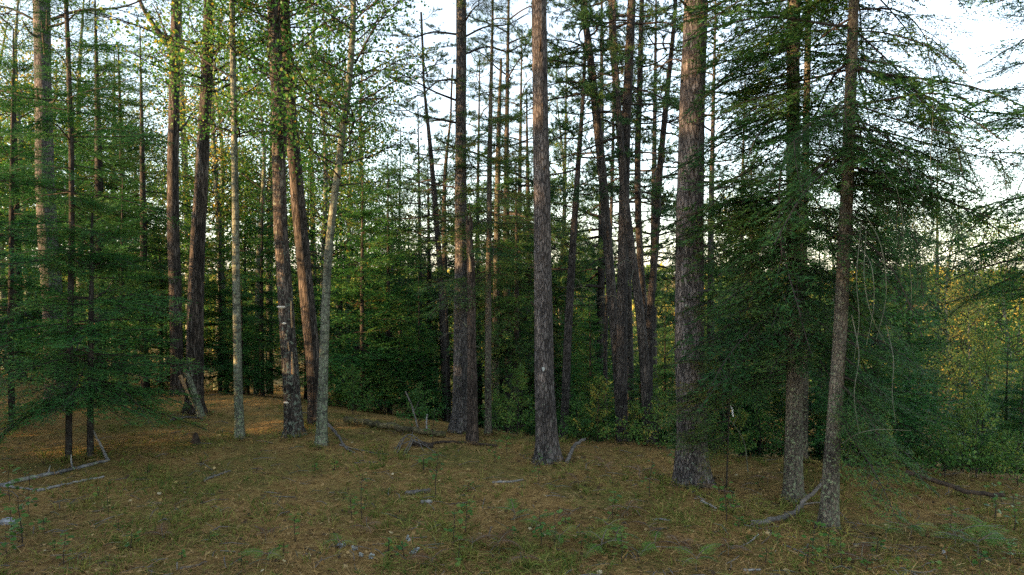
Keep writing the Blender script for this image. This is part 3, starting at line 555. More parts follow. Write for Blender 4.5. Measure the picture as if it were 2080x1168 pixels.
t, Cc, d, base = px_tree('spruce_tree', 'slender sunlit spruce just right of the grey pine', [(991, 890), (992, 600), (995, 300), (1000, 60)], [14, 12, 10, 5], M['sprucebark'], 9.6, k=10, d=14.2)
fir_crown(t, Cc, 2.6, 9.5, 95, 1.45, SPR['near'], SM, -.35, .5, tb=.2)
t, Cc, d, base = px_tree('spruce_tree', 'thin grey spruce stem beside the sunlit spruce, farther back', [(1005, 880), (1008, 600), (1012, 300), (1018, 120)], [15, 13, 10, 5], M['sprucebark'], 0, k=10, d=18)
fir_crown(t, Cc, 2.0, Cc[-1, 2], 90, 1.3, SPR['mid'], SM, -.35, .5, tb=.05)
# right-hand group: three ragged spruces
t, Cc, d, base = px_tree('spruce_tree', 'grey-green spruce trunk with a sunlit patch, between the thickest pine and the leaning spruce', [(1610, 1016), (1614, 760), (1613, 500), (1611, 250), (1613, 0)], [38, 31, 29, 26, 24], M['sprucebark'], 14, k=18, n=56)
fir_crown(t, Cc, 2.2, 13.8, 120, 2.1, SPR['sparse'], SM, -.35, .3, .6)
fir_az = lambda u: math.pi + U(-1.3, 1.0, len(u))
obj('low_branches', crown('low_branches', Cc, 1.6, 4.6, 40, SPR['near'], lambda u: 1.5 + 0 * u, lambda u: -.28 + .1 * u, SM, .08, fir_az, .05), t)
obj('upper_branches', crown('upper_branches', Cc, 4.9, 8.8, 34, SPR['near'], lambda u: 1.7 - .3 * u, lambda u: -.3 + .1 * u, SM, .12, lambda u: math.pi + U(-.7, 1.5, len(u)), -.05), t)
obj('front_branches', crown('front_branches', Cc, 2.3, 6.0, 32, SPR['near'], lambda u: 1.25 + .2 * u, lambda u: -.45 + .25 * u, SM, .1, lambda u: F + U(-1.1, 1.1, len(u)), .04), t)
t, Cc, d, base = px_tree('spruce_tree', 'narrow dark spruce stem directly behind the sun-patched spruce', [(1636, 970), (1634, 700), (1632, 500), (1638, 250), (1642, 0)], [17, 15, 14, 13, 12], M['sprucebark'], 12, k=12, d=12.2)
fir_crown(t, Cc, 2.6, 11.8, 100, 1.6, SPR['near'], SM, -.3, .35, .7)
t, Cc, d, base = px_tree('spruce_tree', 'leaning spruce with a lichen-green foot, nearest trunk on the right', [(1680, 1076), (1694, 860), (1708, 650), (1718, 430), (1728, 180), (1734, 0)], [40, 29, 26, 24, 22, 19], M['sprucebark'], 13, k=18, n=60)
fir_crown(t, Cc, 4.6, 12.8, 100, 2.2, SPR['sparse'], SM, -.25, .3, .55)
obj('low_branches', crown('low_branches', Cc, 1.3, 5.4, 52, SPR['near'], lambda u: 1.25 + .3 * u, lambda u: -.5 + .2 * u, SM, .09, lambda u: U(-1.5, .9, len(u)), .04), t)
for pts_, dd in (([(1735, 60), (1790, 110), (1850, 170), (1895, 230), (1945, 300)], [0, .1, .2, .3, .4]), ([(1732, 130), (1800, 160), (1870, 200), (1915, 240), (1935, 290), (1990, 300), (2060, 330)], [0, -.2, -.4, -.6, -.7, -.8, -.9]), ([(1726, 240), (1790, 265), (1840, 300), (1885, 350), (1920, 430)], [0, -.3, -.5, -.7, -.8]),
                 ([(1736, 20), (1820, 20), (1870, 60), (1900, 130), (1925, 220)], [0, .3, .6, .8, .9]), ([(1720, 330), (1780, 360), (1830, 420), (1860, 500)], [0, -.4, -.7, -.9]), ([(1733, 190), (1700, 215), (1650, 250), (1610, 290)], [0, -.2, -.4, -.6])):
    lo = px_limb(t, base, d, pts_, .013, .003, M['twig'], 'limb', dd); clothe(lo, [ray(x, y, d + e) - base for (x, y), e in zip(pts_, dd)], SPR['sparse'], .4, .9, SM, 13, -.05, .9)
for x0, y0, pts_ in ((1755, 430, [(1790, 500), (1800, 600), (1780, 690)]), (1760, 470, [(1755, 560), (1770, 640), (1800, 700)]), (1750, 450, [(1740, 560), (1745, 650), (1735, 730)]), (1790, 420, [(1830, 480), (1850, 560), (1850, 640)]), (1745, 500, [(1770, 540), (1775, 620), (1760, 700)]), (1880, 60, [(1895, 200), (1890, 330), (1895, 400)]), (1730, 640, [(1745, 720), (1735, 800), (1745, 880)]), (1800, 660, [(1815, 730), (1812, 800), (1820, 860)]), (1712, 900, [(1745, 880), (1790, 872), (1850, 875)]), (1780, 300, [(1820, 380), (1835, 470), (1830, 560)])):
    px_limb(t, base, d, [(x0, y0)] + pts_, .0055, .002, M['deadtwig'], 'dead_twig', [-.5, -.9, -1.0, -1.0])
t, Cc, d, base = px_tree('spruce_sapling', 'yellowish spruce sapling spreading boughs across the thickest red pine', [(1478, 990), (1480, 860), (1482, 720), (1484, 600)], [3.6, 3.2, 2.6, 1.6], M['firbark'], 0, k=8, flare=.1, d=10.6)
t['category'] = 'sapling'
obj('crown', crown('crown', Cc, .75, 2.9, 17, SPR['near'], lambda u: 1.05 - .4 * u, lambda u: -.3 + .4 * u, SM, .1, lambda u: math.pi + U(-1.0, 1.3, len(u)), .33), t)
# fir outside the right edge whose branches reach in
t, Cc, d, base = px_tree('fir_tree', 'dark fir at the right edge whose layered branches reach into the picture', [(2135, 1000), (2135, 700), (2135, 400), (2135, 100), (2135, 0)], [20, 17, 15, 13, 12], M['firbark'], 11, k=12, d=11.0)
fir_crown(t, Cc, 2.8, 10.8, 108, 2.15, SPR['near'], FM, -.28, .35, .5)

# ------------------------------------------------------------------ stock trees for the wood behind
def stock_fir(H, Lmax, n, T, h0, mats, low=-.2, pw=.8):
    P = np.array([[0, 0, -.1], [U(-.05, .05), U(-.05, .05), H * .5], [U(-.1, .1), 0, H]]); me, Cc = trunk_mesh('trunk', P, [.011 * H, .008 * H, .0015 * H], M['firbark'], 8, .2, 14, .04, 0)
    return me, crown('crown', Cc, h0, H, n, T, lambda u: Lmax * (1 - u) ** pw * np.clip(.7 + u * 1.5, 0, 1) + .15, lambda u: low + (.55 - low) * u, mats, .15, None, 0., .42, .4)
def stock_leafy(H, L, n, T, h0, mats, bm, tb=0.):
    P = np.array([[0, 0, -.2], [U(-.2, .2), U(-.1, .1), H * .4], [U(-.4, .4), U(-.3, .3), H * .75], [U(-.5, .5), 0, H]]); me, Cc = trunk_mesh('trunk', P, [.010 * H, .008 * H, .005 * H, .0015 * H], bm, 8, .2, 16, .04, 0)
    return me, crown('crown', Cc, h0, H, n, LEAF[T], lambda u: L * (1.0 - .55 * u), lambda u: .1 + .6 * u, mats, .12, None, tb)
STOCK = {
    'fir0': (7.0, stock_fir(7, 1.7, 150, SPR['mid'], .5, FM)), 'fir1': (7.0, stock_fir(7, 1.4, 140, SPR['mid'], .7, FM, -.3)), 'fir2': (7.0, stock_fir(7, 2.0, 160, SPR['mid'], .35, FM, -.15, .7)),
    'spruce0': (9.0, stock_fir(9, 1.35, 150, SPR['mid'], 2.2, SM, -.4, .7)), 'thin0': (9.0, stock_fir(9, 1.1, 110, SPR['mid'], 3.0, SM, -.35, .6)),
    'asp0': (10.0, stock_leafy(10, 2.0, 52, 'mid', 3.6, AM, M['aspenbark'], .12)), 'asp1': (10.0, stock_leafy(10, 1.6, 46, 'mid', 4.2, AM, M['aspenbark'], .2)),
    'val0': (9.0, stock_leafy(9, 2.6, 60, 'mid', 1.2, VM, M['aspenbark'], 0.)), 'val1': (8.0, stock_leafy(8, 2.4, 54, 'mid', .8, VM, M['aspenbark'], .1)), 'val2': (9.0, stock_leafy(9, 2.6, 60, 'mid', 1.2, AM, M['aspenbark'], .1)),
    'pine0': (11.0, None)}
P = np.array([[0, 0, -.2], [.1, 0, 5], [.0, 0, 11.]]); me_, Cc_ = trunk_mesh('trunk', P, [.13, .09, .02], M['jack'], 8, .2, 14, .04, 0)
STOCK['pine0'] = (11.0, (me_, crown('crown', Cc_, 3.5, 11, 46, LIMB, lambda u: 2.1 * (1.05 - .6 * u), lambda u: -.15 + .6 * u, PM)))
def stand(kind, name, label, px, ytop, d, group=None, wide=1.0):
    base = on_ground(px, d); H, (tm, cm) = STOCK[kind]; sc = (ray(px, ytop, d)[2] - base[2]) / H
    t = thing(name, label, 'tree', tuple(base), group, U(0, 6.28), (sc * wide, sc * wide, sc)); obj('trunk', tm, t); obj('crown', cm, t); return t
GF = 'conifers standing behind the near trunks'; GL = 'broadleaf trees down the slope'
for kind, name, label, px, yt, d, w in (
    ('fir2', 'fir_tree', 'broad dark fir deep in the shade between the old birch and the snag', 735, 345, 19, 1.0),
    ('fir0', 'fir_tree', 'dark fir with a thin bare tip, left of the grey pine', 790, 300, 20.5, .85),
    ('fir1', 'fir_tree', 'fir in the shade right behind the curving aspen', 690, 420, 22, 1.1),
    ('fir0', 'fir_tree', 'low dark fir at the foot of the grey pine, on its left', 850, 560, 19, 1.0),
    ('fir2', 'fir_tree', 'low fir under the thin stems left of the grey pine', 885, 600, 24, 1.1),
    ('fir1', 'fir_tree', 'fir seen between the slim aspen and the old birch', 530, 380, 21, 1.1),
    ('fir0', 'fir_tree', 'shaded fir right of the rough grey-brown trunk', 445, 450, 22, 1.1),
    ('fir2', 'fir_tree', 'dark fir behind the slim aspen, low down', 490, 560, 19.5, 1.1),
    ('spruce0', 'spruce_tree', 'pointed spruce left of the forked trunk, against the sky', 292, 55, 20, 1.0),
    ('spruce0', 'spruce_tree', 'pointed spruce second to the left of the forked trunk', 248, 85, 22, 1.1),
    ('thin0', 'spruce_tree', 'tall spruce with an orange-lit stem right of the left foreground fir', 200, 0, 21, 1.3),
    ('fir1', 'fir_tree', 'dark fir behind the lush young fir', 250, 360, 18.5, 1.2),
    ('fir2', 'fir_tree', 'dark fir at the foot of the forked trunk', 325, 420, 21, 1.1),
    ('fir0', 'fir_tree', 'fir behind the stout grey pine, reaching out at its left', 40, 60, 22, 1.2),
    ('fir2', 'fir_tree', 'fir behind the stout grey pine, on its right', 150, 200, 24, 1.2),
    ('fir1', 'fir_tree', 'farther fir showing above the rough grey-brown trunk base', 400, 300, 27, 1.3),
    ('fir0', 'fir_tree', 'fir behind the furrowed leaning trunk', 620, 470, 25, 1.2),
    ('spruce0', 'spruce_tree', 'bushy spruce left of the centre red pine', 1048, 330, 17.5, 1.1),
    ('fir0', 'fir_tree', 'green fir low between the centre red pine and the slim dark pine', 1128, 560, 22, 1.1),
    ('fir2', 'fir_tree', 'green fir down the slope between the slim dark pine and the crossing trunks', 1200, 610, 20, 1.0),
    ('fir0', 'fir_tree', 'green fir down the slope right of the crossing trunks', 1350, 640, 17.5, 1.0),
    ('fir1', 'fir_tree', 'green fir directly behind the crossing trunks', 1285, 660, 21, 1.1),
    ('fir2', 'fir_tree', 'shaded fir right of the thickest red pine', 1480, 590, 14.5, 1.0),
    ('fir0', 'fir_tree', 'shaded fir between the thickest red pine and the sun-patched spruce', 1545, 540, 15.5, 1.1),
    ('fir2', 'fir_tree', 'dense dark fir filling the gap behind the leaning spruce', 1780, 330, 12.6, .95),
    ('fir1', 'fir_tree', 'dark fir right behind the dense fir of the right-hand group', 1850, 480, 14.5, 1.0),
    ('fir0', 'fir_tree', 'shaded fir low at the right edge beyond the drop-off', 2050, 700, 15, 1.2),
    ('fir2', 'fir_tree', 'shaded fir behind the sun-patched spruce', 1665, 470, 16, 1.0),
    ('fir0', 'fir_tree', 'farther fir left of the grey pine, bluish in the shade', 760, 500, 30, 1.4),
    ('fir2', 'fir_tree', 'farther fir right of the bushy spruce', 1085, 520, 27, 1.3),
    ('spruce0', 'spruce_tree', 'tall narrow spruce behind the grey pine, on its left', 870, 330, 25, 1.2),
    ('spruce0', 'spruce_tree', 'tall narrow spruce between the birch and the curving aspen', 628, 330, 28, 1.2),
    ('fir0', 'fir_tree', 'farther fir between grey pine and centre red pine', 1020, 470, 25, 1.2),
    ('spruce0', 'spruce_tree', 'tall spruce left of the centre red pine, with foliage to its top', 1070, 180, 22, 1.1),
    ('fir1', 'fir_tree', 'farther fir right of the slim aspen', 500, 440, 26, 1.3),
    ('fir0', 'fir_tree', 'farther fir left of the thin-tipped fir', 770, 400, 25, 1.1),
    ('fir2', 'fir_tree', 'farther fir left of the crossing trunks', 1215, 560, 27, 1.2),
    ('spruce0', 'spruce_tree', 'ragged spruce in the gap right of the thickest red pine', 1525, 330, 19, 1.1),
):
    stand(kind, name, label, px, yt, d, GF, w)
for kind, label, px, yt, d, w in (
    ('asp0', 'yellow-green aspen behind the curving aspen trunk', 650, 130, 22, 1.0),
    ('asp1', 'aspen with thin pale stem right of the curving aspen', 705, 210, 24, 1.0),
    ('asp1', 'yellow-tinged aspen between the slim aspen and the old birch', 520, 150, 25, 1.1),
    ('asp0', 'leafy aspen seen right of the forked trunk', 440, 120, 28, 1.1),
    ('asp0', 'leafy yellow tree at the top left corner', 10, 40, 30, 1.1),
    ('asp1', 'yellow leafy tree behind the pointed spruces', 230, 110, 32, 1.2),
    ('asp1', 'small sparse aspen in the open gap left of the grey pine', 790, 330, 30, .9),
    ('asp1', 'green broadleaf seen right of the centre red pine', 1130, 200, 26, .8),
    ('val2', 'green broadleaf down the slope behind the slim dark pine', 1160, 480, 32, .8),
    ('val0', 'yellow broadleaf in the valley seen between the crossing trunks', 1300, 575, 48, 1.2),
    ('val1', 'pale broadleaf in the valley left of the crossing trunks', 1205, 540, 44, 1.1),
    ('val0', 'bright broadleaf just right of the thickest red pine', 1470, 455, 36, 1.0),
    ('val1', 'bright broadleaf between the thickest pine and the sun-patched spruce', 1540, 475, 40, 1.0),
    ('val0', 'yellow-green broadleaf behind the right-hand spruces', 1930, 450, 30, 1.0),
    ('val1', 'yellow-green bush-like tree below the sky gap at the right', 1975, 600, 22, 1.0),
    ('val2', 'shaded broadleaf low at the right, under the yellow-green one', 2010, 690, 19, .9),
    ('val0', 'far broadleaf in the sunlit gap at the right edge', 2070, 560, 50, 1.1),
    ('val1', 'pale broadleaf between grey pine and centre red pine, far down', 1030, 520, 42, 1.1),
    ('val0', 'pale broadleaf far off left of the grey pine', 840, 520, 45, 1.1),
    ('val2', 'green broadleaf far off behind the old birch', 580, 420, 40, 1.2),
    ('val1', 'pale broadleaf far down behind the leaning right pine stem', 1370, 560, 40, 1.0),
    ('val0', 'pale broadleaf far down behind the bluish fir', 740, 540, 50, 1.2),
    ('asp0', 'leafy tree behind the left foreground fir, lit yellow', 110, 120, 34, 1.2),
    ('val2', 'green broadleaf far off behind the forked trunk', 340, 300, 36, 1.2),
    ('val0', 'yellow broadleaf far off behind the sun-patched spruce', 1620, 500, 46, 1.2),
    ('val1', 'yellow broadleaf far off behind the dense right-hand fir', 1770, 500, 46, 1.2),
    ('asp1', 'thin yellow aspen left of the slim aspen, high up', 455, 10, 26, 1.0),
    ('asp0', 'yellow-green aspen just left of the old birch, high up', 545, 20, 28, 1.0),
    ('asp1', 'pale-leaved aspen high between the old birch and the curving aspen', 640, 0, 30, .9),
    ('asp0', 'yellow-green aspen right of the curving aspen, high up', 745, 60, 32, .8),
    ('asp1', 'green aspen high behind the stout grey pine', 60, -40, 28, 1.1),
    ('asp0', 'yellow aspen high behind the left foreground fir', 165, -20, 30, 1.1),
    ('asp1', 'leafy aspen high behind the forked trunk', 385, -20, 31, 1.1),
    ('val2', 'green broadleaf just right of the centre red pine, low', 1140, 500, 24, .8),
    ('val1', 'pale broadleaf low between the crossing trunks and thickest pine', 1345, 600, 30, .8),
    ('val2', 'green broadleaf far off left of the centre red pine', 1060, 400, 34, .9),
    ('val2', 'rounded green tree far off between the curving aspen and broad dark fir', 680, 380, 36, 1.0),
    ('val0', 'rounded yellowish tree far off left of the thin dark stems', 830, 400, 38, 1.0),
    ('val2', 'rounded green tree far off behind the thin dark stems', 900, 370, 36, 1.0),
    ('val1', 'rounded yellow tree far off between grey pine and sunlit spruce', 970, 420, 38, 1.0),
    ('val1', 'rounded yellowish tree far off left of the slim aspen', 460, 350, 38, 1.1),
    ('val2', 'rounded green tree far off right of the slim aspen', 520, 400, 34, 1.0),
    ('val0', 'rounded tree far off right of the thickest red pine, behind the bright one', 1500, 420, 48, 1.1),
    ('val2', 'rounded tree far off at the right edge under the sky gap', 2050, 480, 42, 1.1),
    ('val0', 'rounded yellow tree far off left of the right edge fir', 1990, 470, 46, 1.1),
    ('val2', 'rounded tree far off behind the leaning spruce', 1700, 440, 40, 1.1),
    ('val1', 'rounded tree far off behind the right-hand fir mass', 1850, 450, 44, 1.1),
    ('val0', 'golden tree far off behind the pointed spruces', 270, 250, 40, 1.2),
    ('val1', 'golden tree far off behind the left-edge fir', 30, 230, 38, 1.2),
    ('val2', 'rounded green tree far off below the slim dark pine', 1175, 500, 44, 1.0),
):
    stand(kind, 'broadleaf_tree', label, px, yt, d, GL, w)
for label, px, yt, d in (('sparse far pine in the sky gap left of the grey pine', 850, 215, 30), ('far pine left of the centre red pine', 1060, 60, 24), ('far pine against the sky right of the centre red pine', 1150, 120, 30), ('far pine seen high between the crossing trunks and the thickest pine', 1330, -60, 24), ('far pine behind the thickest red pine, on its right', 1450, -40, 27), ('far pine in the sky above the bright broadleaf', 1510, 150, 33), ('far pine high left of the sunlit spruce', 975, 120, 26), ('far pine above the thin-tipped fir', 815, 260, 34), ('far pine in the right-hand sky gap', 1900, 320, 34), ('far pine rising out of view left of the centre red pine', 1035, -120, 20), ('far pine rising out of view left of the crossing trunks', 1220, -110, 23)):
    stand('pine0', 'pine_tree', label, px, yt, d, GF, .8)

# far wooded valley side: reads as one mass
b = Buf(); n = 420; y = U(60, 300, n); x = U(-.85, .85, n) * y; keep_ = ~((y < 75) & (abs(x) < 8)); x, y = x[keep_], y[keep_]; n = len(x); h = U(6, 11, n)
for i in range(n):
    m_ = 90; z0 = float(gz(x[i], y[i])); Pp = rnd(m_) * U(.35, 1, (m_, 1)) ** .5 * [h[i] * .32, h[i] * .32, h[i] * .45] + [x[i], y[i], z0 + h[i] * .52]
    leaves(b, Pp, rnd(m_), norm(rnd(m_) + [0, 0, .5]), .009 * y[i] * U(.6, 1.2, m_) + .25, 0, np.clip(U(.15, .85) + rng.normal(0, .12, m_), 0, 1), DIA)
    tube(b, [[x[i], y[i], z0 - .2], [x[i], y[i], z0 + h[i] * .7]], [.14, .06], 5, 1, cap=False)
tag(obj('far_forest', b.mesh('far_forest', VM)), 'mixed wood covering the far valley side beyond the trunks', 'forest', kind='stuff')
# unseen firs added past the left edge, sized to block the low sun
rb = np.random.default_rng(5)
for i in range(33):
    pp = -27 + 25.5 * (i % 13 + rb.uniform(.2, .8)) / 13 if i < 26 else -13 + 1.1 * (i - 26); aa = rb.uniform(9, 12.5) + 6.5 * (i // 13); kd = ('fir2', 'fir0', 'fir2')[i % 3]; s_ = (rb.uniform(.75, 1.1) if pp < -12.5 else rb.uniform(1.35, 1.8)) + .15 * (i // 13)
    x, y = pp * .375 - aa * .927, -pp * .927 - aa * .375
    if (y > 0 and abs(x) < .86 * y + .6): continue
    H, (tm, cm) = STOCK[kd]; t = thing('fir_tree', 'unseen fir added beyond the left edge to shade the clearing', 'tree', (x, y, float(gz(x, y))), 'unseen firs added for shade', rb.uniform(0, 6), s_)
    obj('trunk', tm, t); obj('crown', cm, t)

# ------------------------------------------------------------------ forest floor: litter, grass
def edge_y(x): return np.interp(x, EX, EY)
def scatter(n, d0=6.3, d1=21.0, over=1.2, spread=.80):
    """points on the plateau, denser near the viewpoint"""
    d = 1 / U(1 / d1, 1 / d0, n); x = U(-spread, spread, n) * d; k = d < edge_y(x) + over; x, d = x[k], d[k]
    return np.stack([x, d, gz(x, d)], -1)
def patch(x, y): return .5 + .25 * (np.sin(1.7 * x + .9 * y + 1) + np.sin(2.3 * y - 1.1 * x + 2.2) * .7 + np.sin(4.1 * x + 3.3 * y) * .5)
P = scatter(70000)
for bs, r0 in BASES:
    m_ = int(160 + 900 * r0); a = U(0, 6.28, m_); rr = r0 * U(.95, 2.6, m_); x, y = bs[0] + rr * np.cos(a), bs[1] + rr * np.sin(a)
    P = np.vstack([P, np.stack([x, y, gz(x, y) + np.maximum(0, 1.9 * r0 - rr) * U(.1, .55, m_)], -1)])
n = len(P); D = norm(np.stack([rng.normal(size=n), rng.normal(size=n) * .8, rng.normal(0, .22, n) + .06], -1))
b = Buf(); blades(b, P + [0, 0, .006] * 1 + U(0, .03, (n, 1)) * np.array([0, 0, 1]), D, norm(np.stack([U(-.5, .5, n), U(-.5, .5, n) - .3, np.ones(n)], -1)), U(.07, .19, n), U(.004, .010, n), 0, np.clip(U(0, .85, n) + (U(0, 1, n) < .03) * .3, 0, 1))
tag(obj('needle_litter', b.mesh('needle_litter', [M['litter']])), 'brown fallen pine needles and bracken bits carpeting the clearing', 'litter', kind='stuff')
P = scatter(15000, over=.6); P = P[U(0, 1, len(P)) < np.clip(patch(P[:, 0], P[:, 1]) * 1.3 - .27, .05, 1)]; 
for bs, r0 in BASES:
    m_ = int(16 + 60 * r0); a = U(0, 6.28, m_); rr = r0 * U(1.0, 2.0, m_) + .03; x, y = bs[0] + rr * np.cos(a), bs[1] + rr * np.sin(a); P = np.vstack([P, np.stack([x, y, gz(x, y)], -1)])
n = len(P); k = 7; ix = np.repeat(np.arange(n), k); hh = (U(.05, .20, n) * np.clip(patch(P[:, 1], P[:, 0]) + .4, .5, 1.3))[ix] * U(.6, 1.2, n * k)
D = norm(np.stack([rng.normal(0, .55, n * k), rng.normal(0, .55, n * k), np.ones(n * k)], -1)); S0 = P[ix] + np.stack([rng.normal(0, .035, n * k), rng.normal(0, .035, n * k), -.01 + 0 * ix], -1)
side = norm(np.cross(D, rnd(n * k))); w = U(.003, .008, n * k)[:, None]; mid_ = S0 + D * hh[:, None] * .55; tip = S0 + (D * [1.9, 1.9, .8]) * hh[:, None]
V = np.stack([S0 - side * w, S0 + side * w, mid_ + side * w * .8, mid_ - side * w * .8, tip], 1); q = np.arange(n * k) * 5
b = Buf(); b.v.append(V.reshape(-1, 3)); b.n = len(V) * 5; b.t.append(np.repeat(np.clip(U(0, .8, n)[ix] + U(-.2, .3, n * k), 0, 1), 5))
b.f[(4, 0)] = [np.stack([q, q + 1, q + 2, q + 3], -1)]; b.f[(3, 0)] = [np.stack([q + 3, q + 2, q + 4], -1)]
tag(obj('grass', b.mesh('grass', [M['grass']])), 'thin yellow-green grass tufts growing through the needle litter', 'grass', kind='stuff')
P = scatter(900, d0=7); b = Buf()
for p in P:
    a = U(0, 6.28); l = U(.08, .38); dv = np.array([math.cos(a), math.sin(a), 0]); q0 = p - dv * l / 2; q1 = p + dv * l / 2
    q0[2] = gz(*q0[:2]) + .012; q1[2] = gz(*q1[:2]) + .014 + U(0, .05); md = (q0 + q1) / 2 + rng.normal(0, .015, 3) + [0, 0, .012]
    tube(b, [q0, md, q1], np.array([1, .9, .5]) * U(.003, .008), 4, int(U(0, 1) < .3))
tag(obj('twig_litter', b.mesh('twig_litter', [M['stick'], M['deadtwig']])), 'small broken twigs strewn over the needle litter', 'twigs', kind='stuff')
# clumps of curled dead leaves and bracken crumbs in the litter
P = scatter(5200, over=.8); n = len(P); b = Buf()
leaves(b, P + [0, 0, .015], norm(np.stack([rng.normal(size=n), rng.normal(size=n), rng.normal(0, .3, n)], -1)), norm(np.stack([rng.normal(0, .45, n), rng.normal(0, .45, n) - .2, np.ones(n)], -1)), U(.02, .075, n), 0, np.clip(U(-.15, .9, n), 0, 1), DIA, 1.1)
tag(obj('leaf_litter', b.mesh('leaf_litter', [M['litter']])), 'curled dead brown leaves mixed into the needle litter', 'litter', kind='stuff')

LAND = [(40, 'dense left-edge fir'), (183, 'lush young fir'), (394, 'rough grey-brown trunk'), (487, 'slim aspen'), (597, 'old birch'), (652, 'curving aspen'), (790, 'thin-tipped fir'), (950, 'broken snag'), (1112, 'centre red pine'), (1264, 'crossing dark trunks'), (1405, 'thickest red pine'), (1610, 'sun-patched spruce'), (1690, 'leaning spruce'), (1800, 'dense right-hand fir'), (2000, 'yellow-green bush-like tree')]
SEEN = {}
ORD = ['', 'second ', 'third ', 'fourth ', 'fifth ', 'sixth ', 'seventh ', 'eighth ']
def where(what, px, py):
    """a label that says which one, by the nearest trunk and how close it lies"""
    x, nm = min(LAND, key=lambda q: abs(q[0] - px)); dx = px - x
    side = 'in line with' if abs(dx) < 22 else ('left of' if dx < 0 else 'right of')
    row = 'at the bottom edge' if py > 1125 else 'in the near clearing' if py > 1040 else 'in the middle clearing' if py > 960 else 'at the back of the clearing'
    s_ = f'{what} {row}, {side} the {nm}'; SEEN[s_] = SEEN.get(s_, 0) + 1; i = SEEN[s_] - 1
    return s_ if i == 0 else f'{ORD[i]}{what} {row}, {side} the {nm}'

# ------------------------------------------------------------------ fallen leaves, one by one
LM = []
for k in range(6):
    b = Buf(); sh = HEX * [1, 1.05, 1] - [.5, 0, 0]; cu = U(-.35, .35); v = sh.copy(); v[:, 2] = cu * (sh[:, 0] ** 2 + sh[:, 1] ** 2) + U(-.05, .05, 6)
    b.add(np.vstack([v, v - [0, 0, .015]]), [[0, 1, 2, 3, 4, 5], [11, 10, 9, 8, 7, 6]]); b.add(np.vstack([v, v - [0, 0, .015]]), [[i, 6 + i, 6 + (i + 1) % 6, (i + 1) % 6] for i in range(6)]); 
    b.t = [np.full(12, k / 5), np.full(12, k / 5)]; LM.append(b.mesh('fallen_leaf', [M['paleleaf']]))
for p in scatter(190, d0=6.8, d1=15, over=-.2, spread=.74):
    o = obj('fallen_leaf', LM[rng.integers(0, 6)], None, (p[0], p[1], p[2] + .035)); o.rotation_euler = (U(-.4, .5), U(-.4, .4), U(0, 6.28)); o.scale = (U(.035, .075),) * 3
    px_ = W0 / 2 + F_PX * p[0] / p[1]; far_ = 'nearest the viewer' if p[1] < 8.6 else 'in mid-clearing' if p[1] < 10.5 else 'towards the back'
    tag(o, f'pale fallen leaf {far_}, in line with the {min(LAND, key=lambda q: abs(q[0] - px_))[1]}', 'leaf', 'fallen leaves scattered over the clearing')

# ------------------------------------------------------------------ ferns
def frond(L, tint):
    b = Buf(); s = np.linspace(0, 1, 9); ax = np.stack([s * L, 0 * s, .55 * L * s - .55 * L * s ** 2], -1); tube(b, ax, .004 * (1 - .7 * s) + .001, 4, 1, cap=False); P_ = []; D_ = []; L2 = []
    for q in np.linspace(.22, .97, 13):
        p0 = np.array([np.interp(q, s, ax[:, c]) for c in range(3)]); l = L * .46 * (1 - q) ** .8 + .02
        for sg in (-1, 1):
            a = math.radians(U(58, 72)); dv = norm([math.cos(a), sg * math.sin(a), U(-.25, .05)])
            for w in np.arange(.1, 1.0, .13):
                pp = p0 + dv * l * w + [0, 0, -.12 * l * w * w]
                for s2 in (-1, 1):
                    a2 = s2 * math.radians(60); P_.append(pp); D_.append([dv[0] * math.cos(a2) - dv[1] * math.sin(a2), dv[0] * math.sin(a2) + dv[1] * math.cos(a2), -.1]); L2.append(max(.012, l * .22 * (1 - w * .75)))
            P_.append(p0 + dv * l * .92); D_.append(dv); L2.append(max(.015, l * .12))
    leaves(b, np.array(P_), np.array(D_), np.tile([0, 0, 1.], (len(P_), 1)) + rng.normal(0, .2, (len(P_), 3)), np.array(L2), 0, np.clip(tint + rng.normal(0, .1, len(P_)), 0, 1), DIA, .9)
    return b
FR = {m_: [frond(L, t_).mesh('frond', [M[m_], M['stick']]) for L, t_ in ((.42, .35), (.5, .55), (.36, .75))] for m_ in ('fern', 'dryfern')}
def fern(px, py, m_='fern', n=3, s_=1.0, h=.18):
    base = ground_at(px, py); t = thing('fern', where('bright green fern' if m_ == 'fern' else 'withered tan fern', px, py), 'fern', tuple(base), 'green ferns in the clearing' if m_ == 'fern' else 'withered ferns in the clearing', U(0, 6.28), s_ * (.85 if m_ == 'fern' else .75))
    b = Buf(); tube(b, [[0, 0, -.03], [.01, 0, h * .5], [0, 0, h]], [.006, .005, .003], 5); obj('stem', b.mesh('stem', [M['stick']]), t); a0 = U(0, 6.28)
    for k in range(n):
        o = obj('frond', FR[m_][rng.integers(0, 3)], t, (0, 0, h * U(.6, 1.0))); o.rotation_euler = (U(-.3, .3), U(-.3, .15), a0 + k * 6.28 / n + U(-.4, .4)); o.scale = (U(.75, 1.15),) * 3
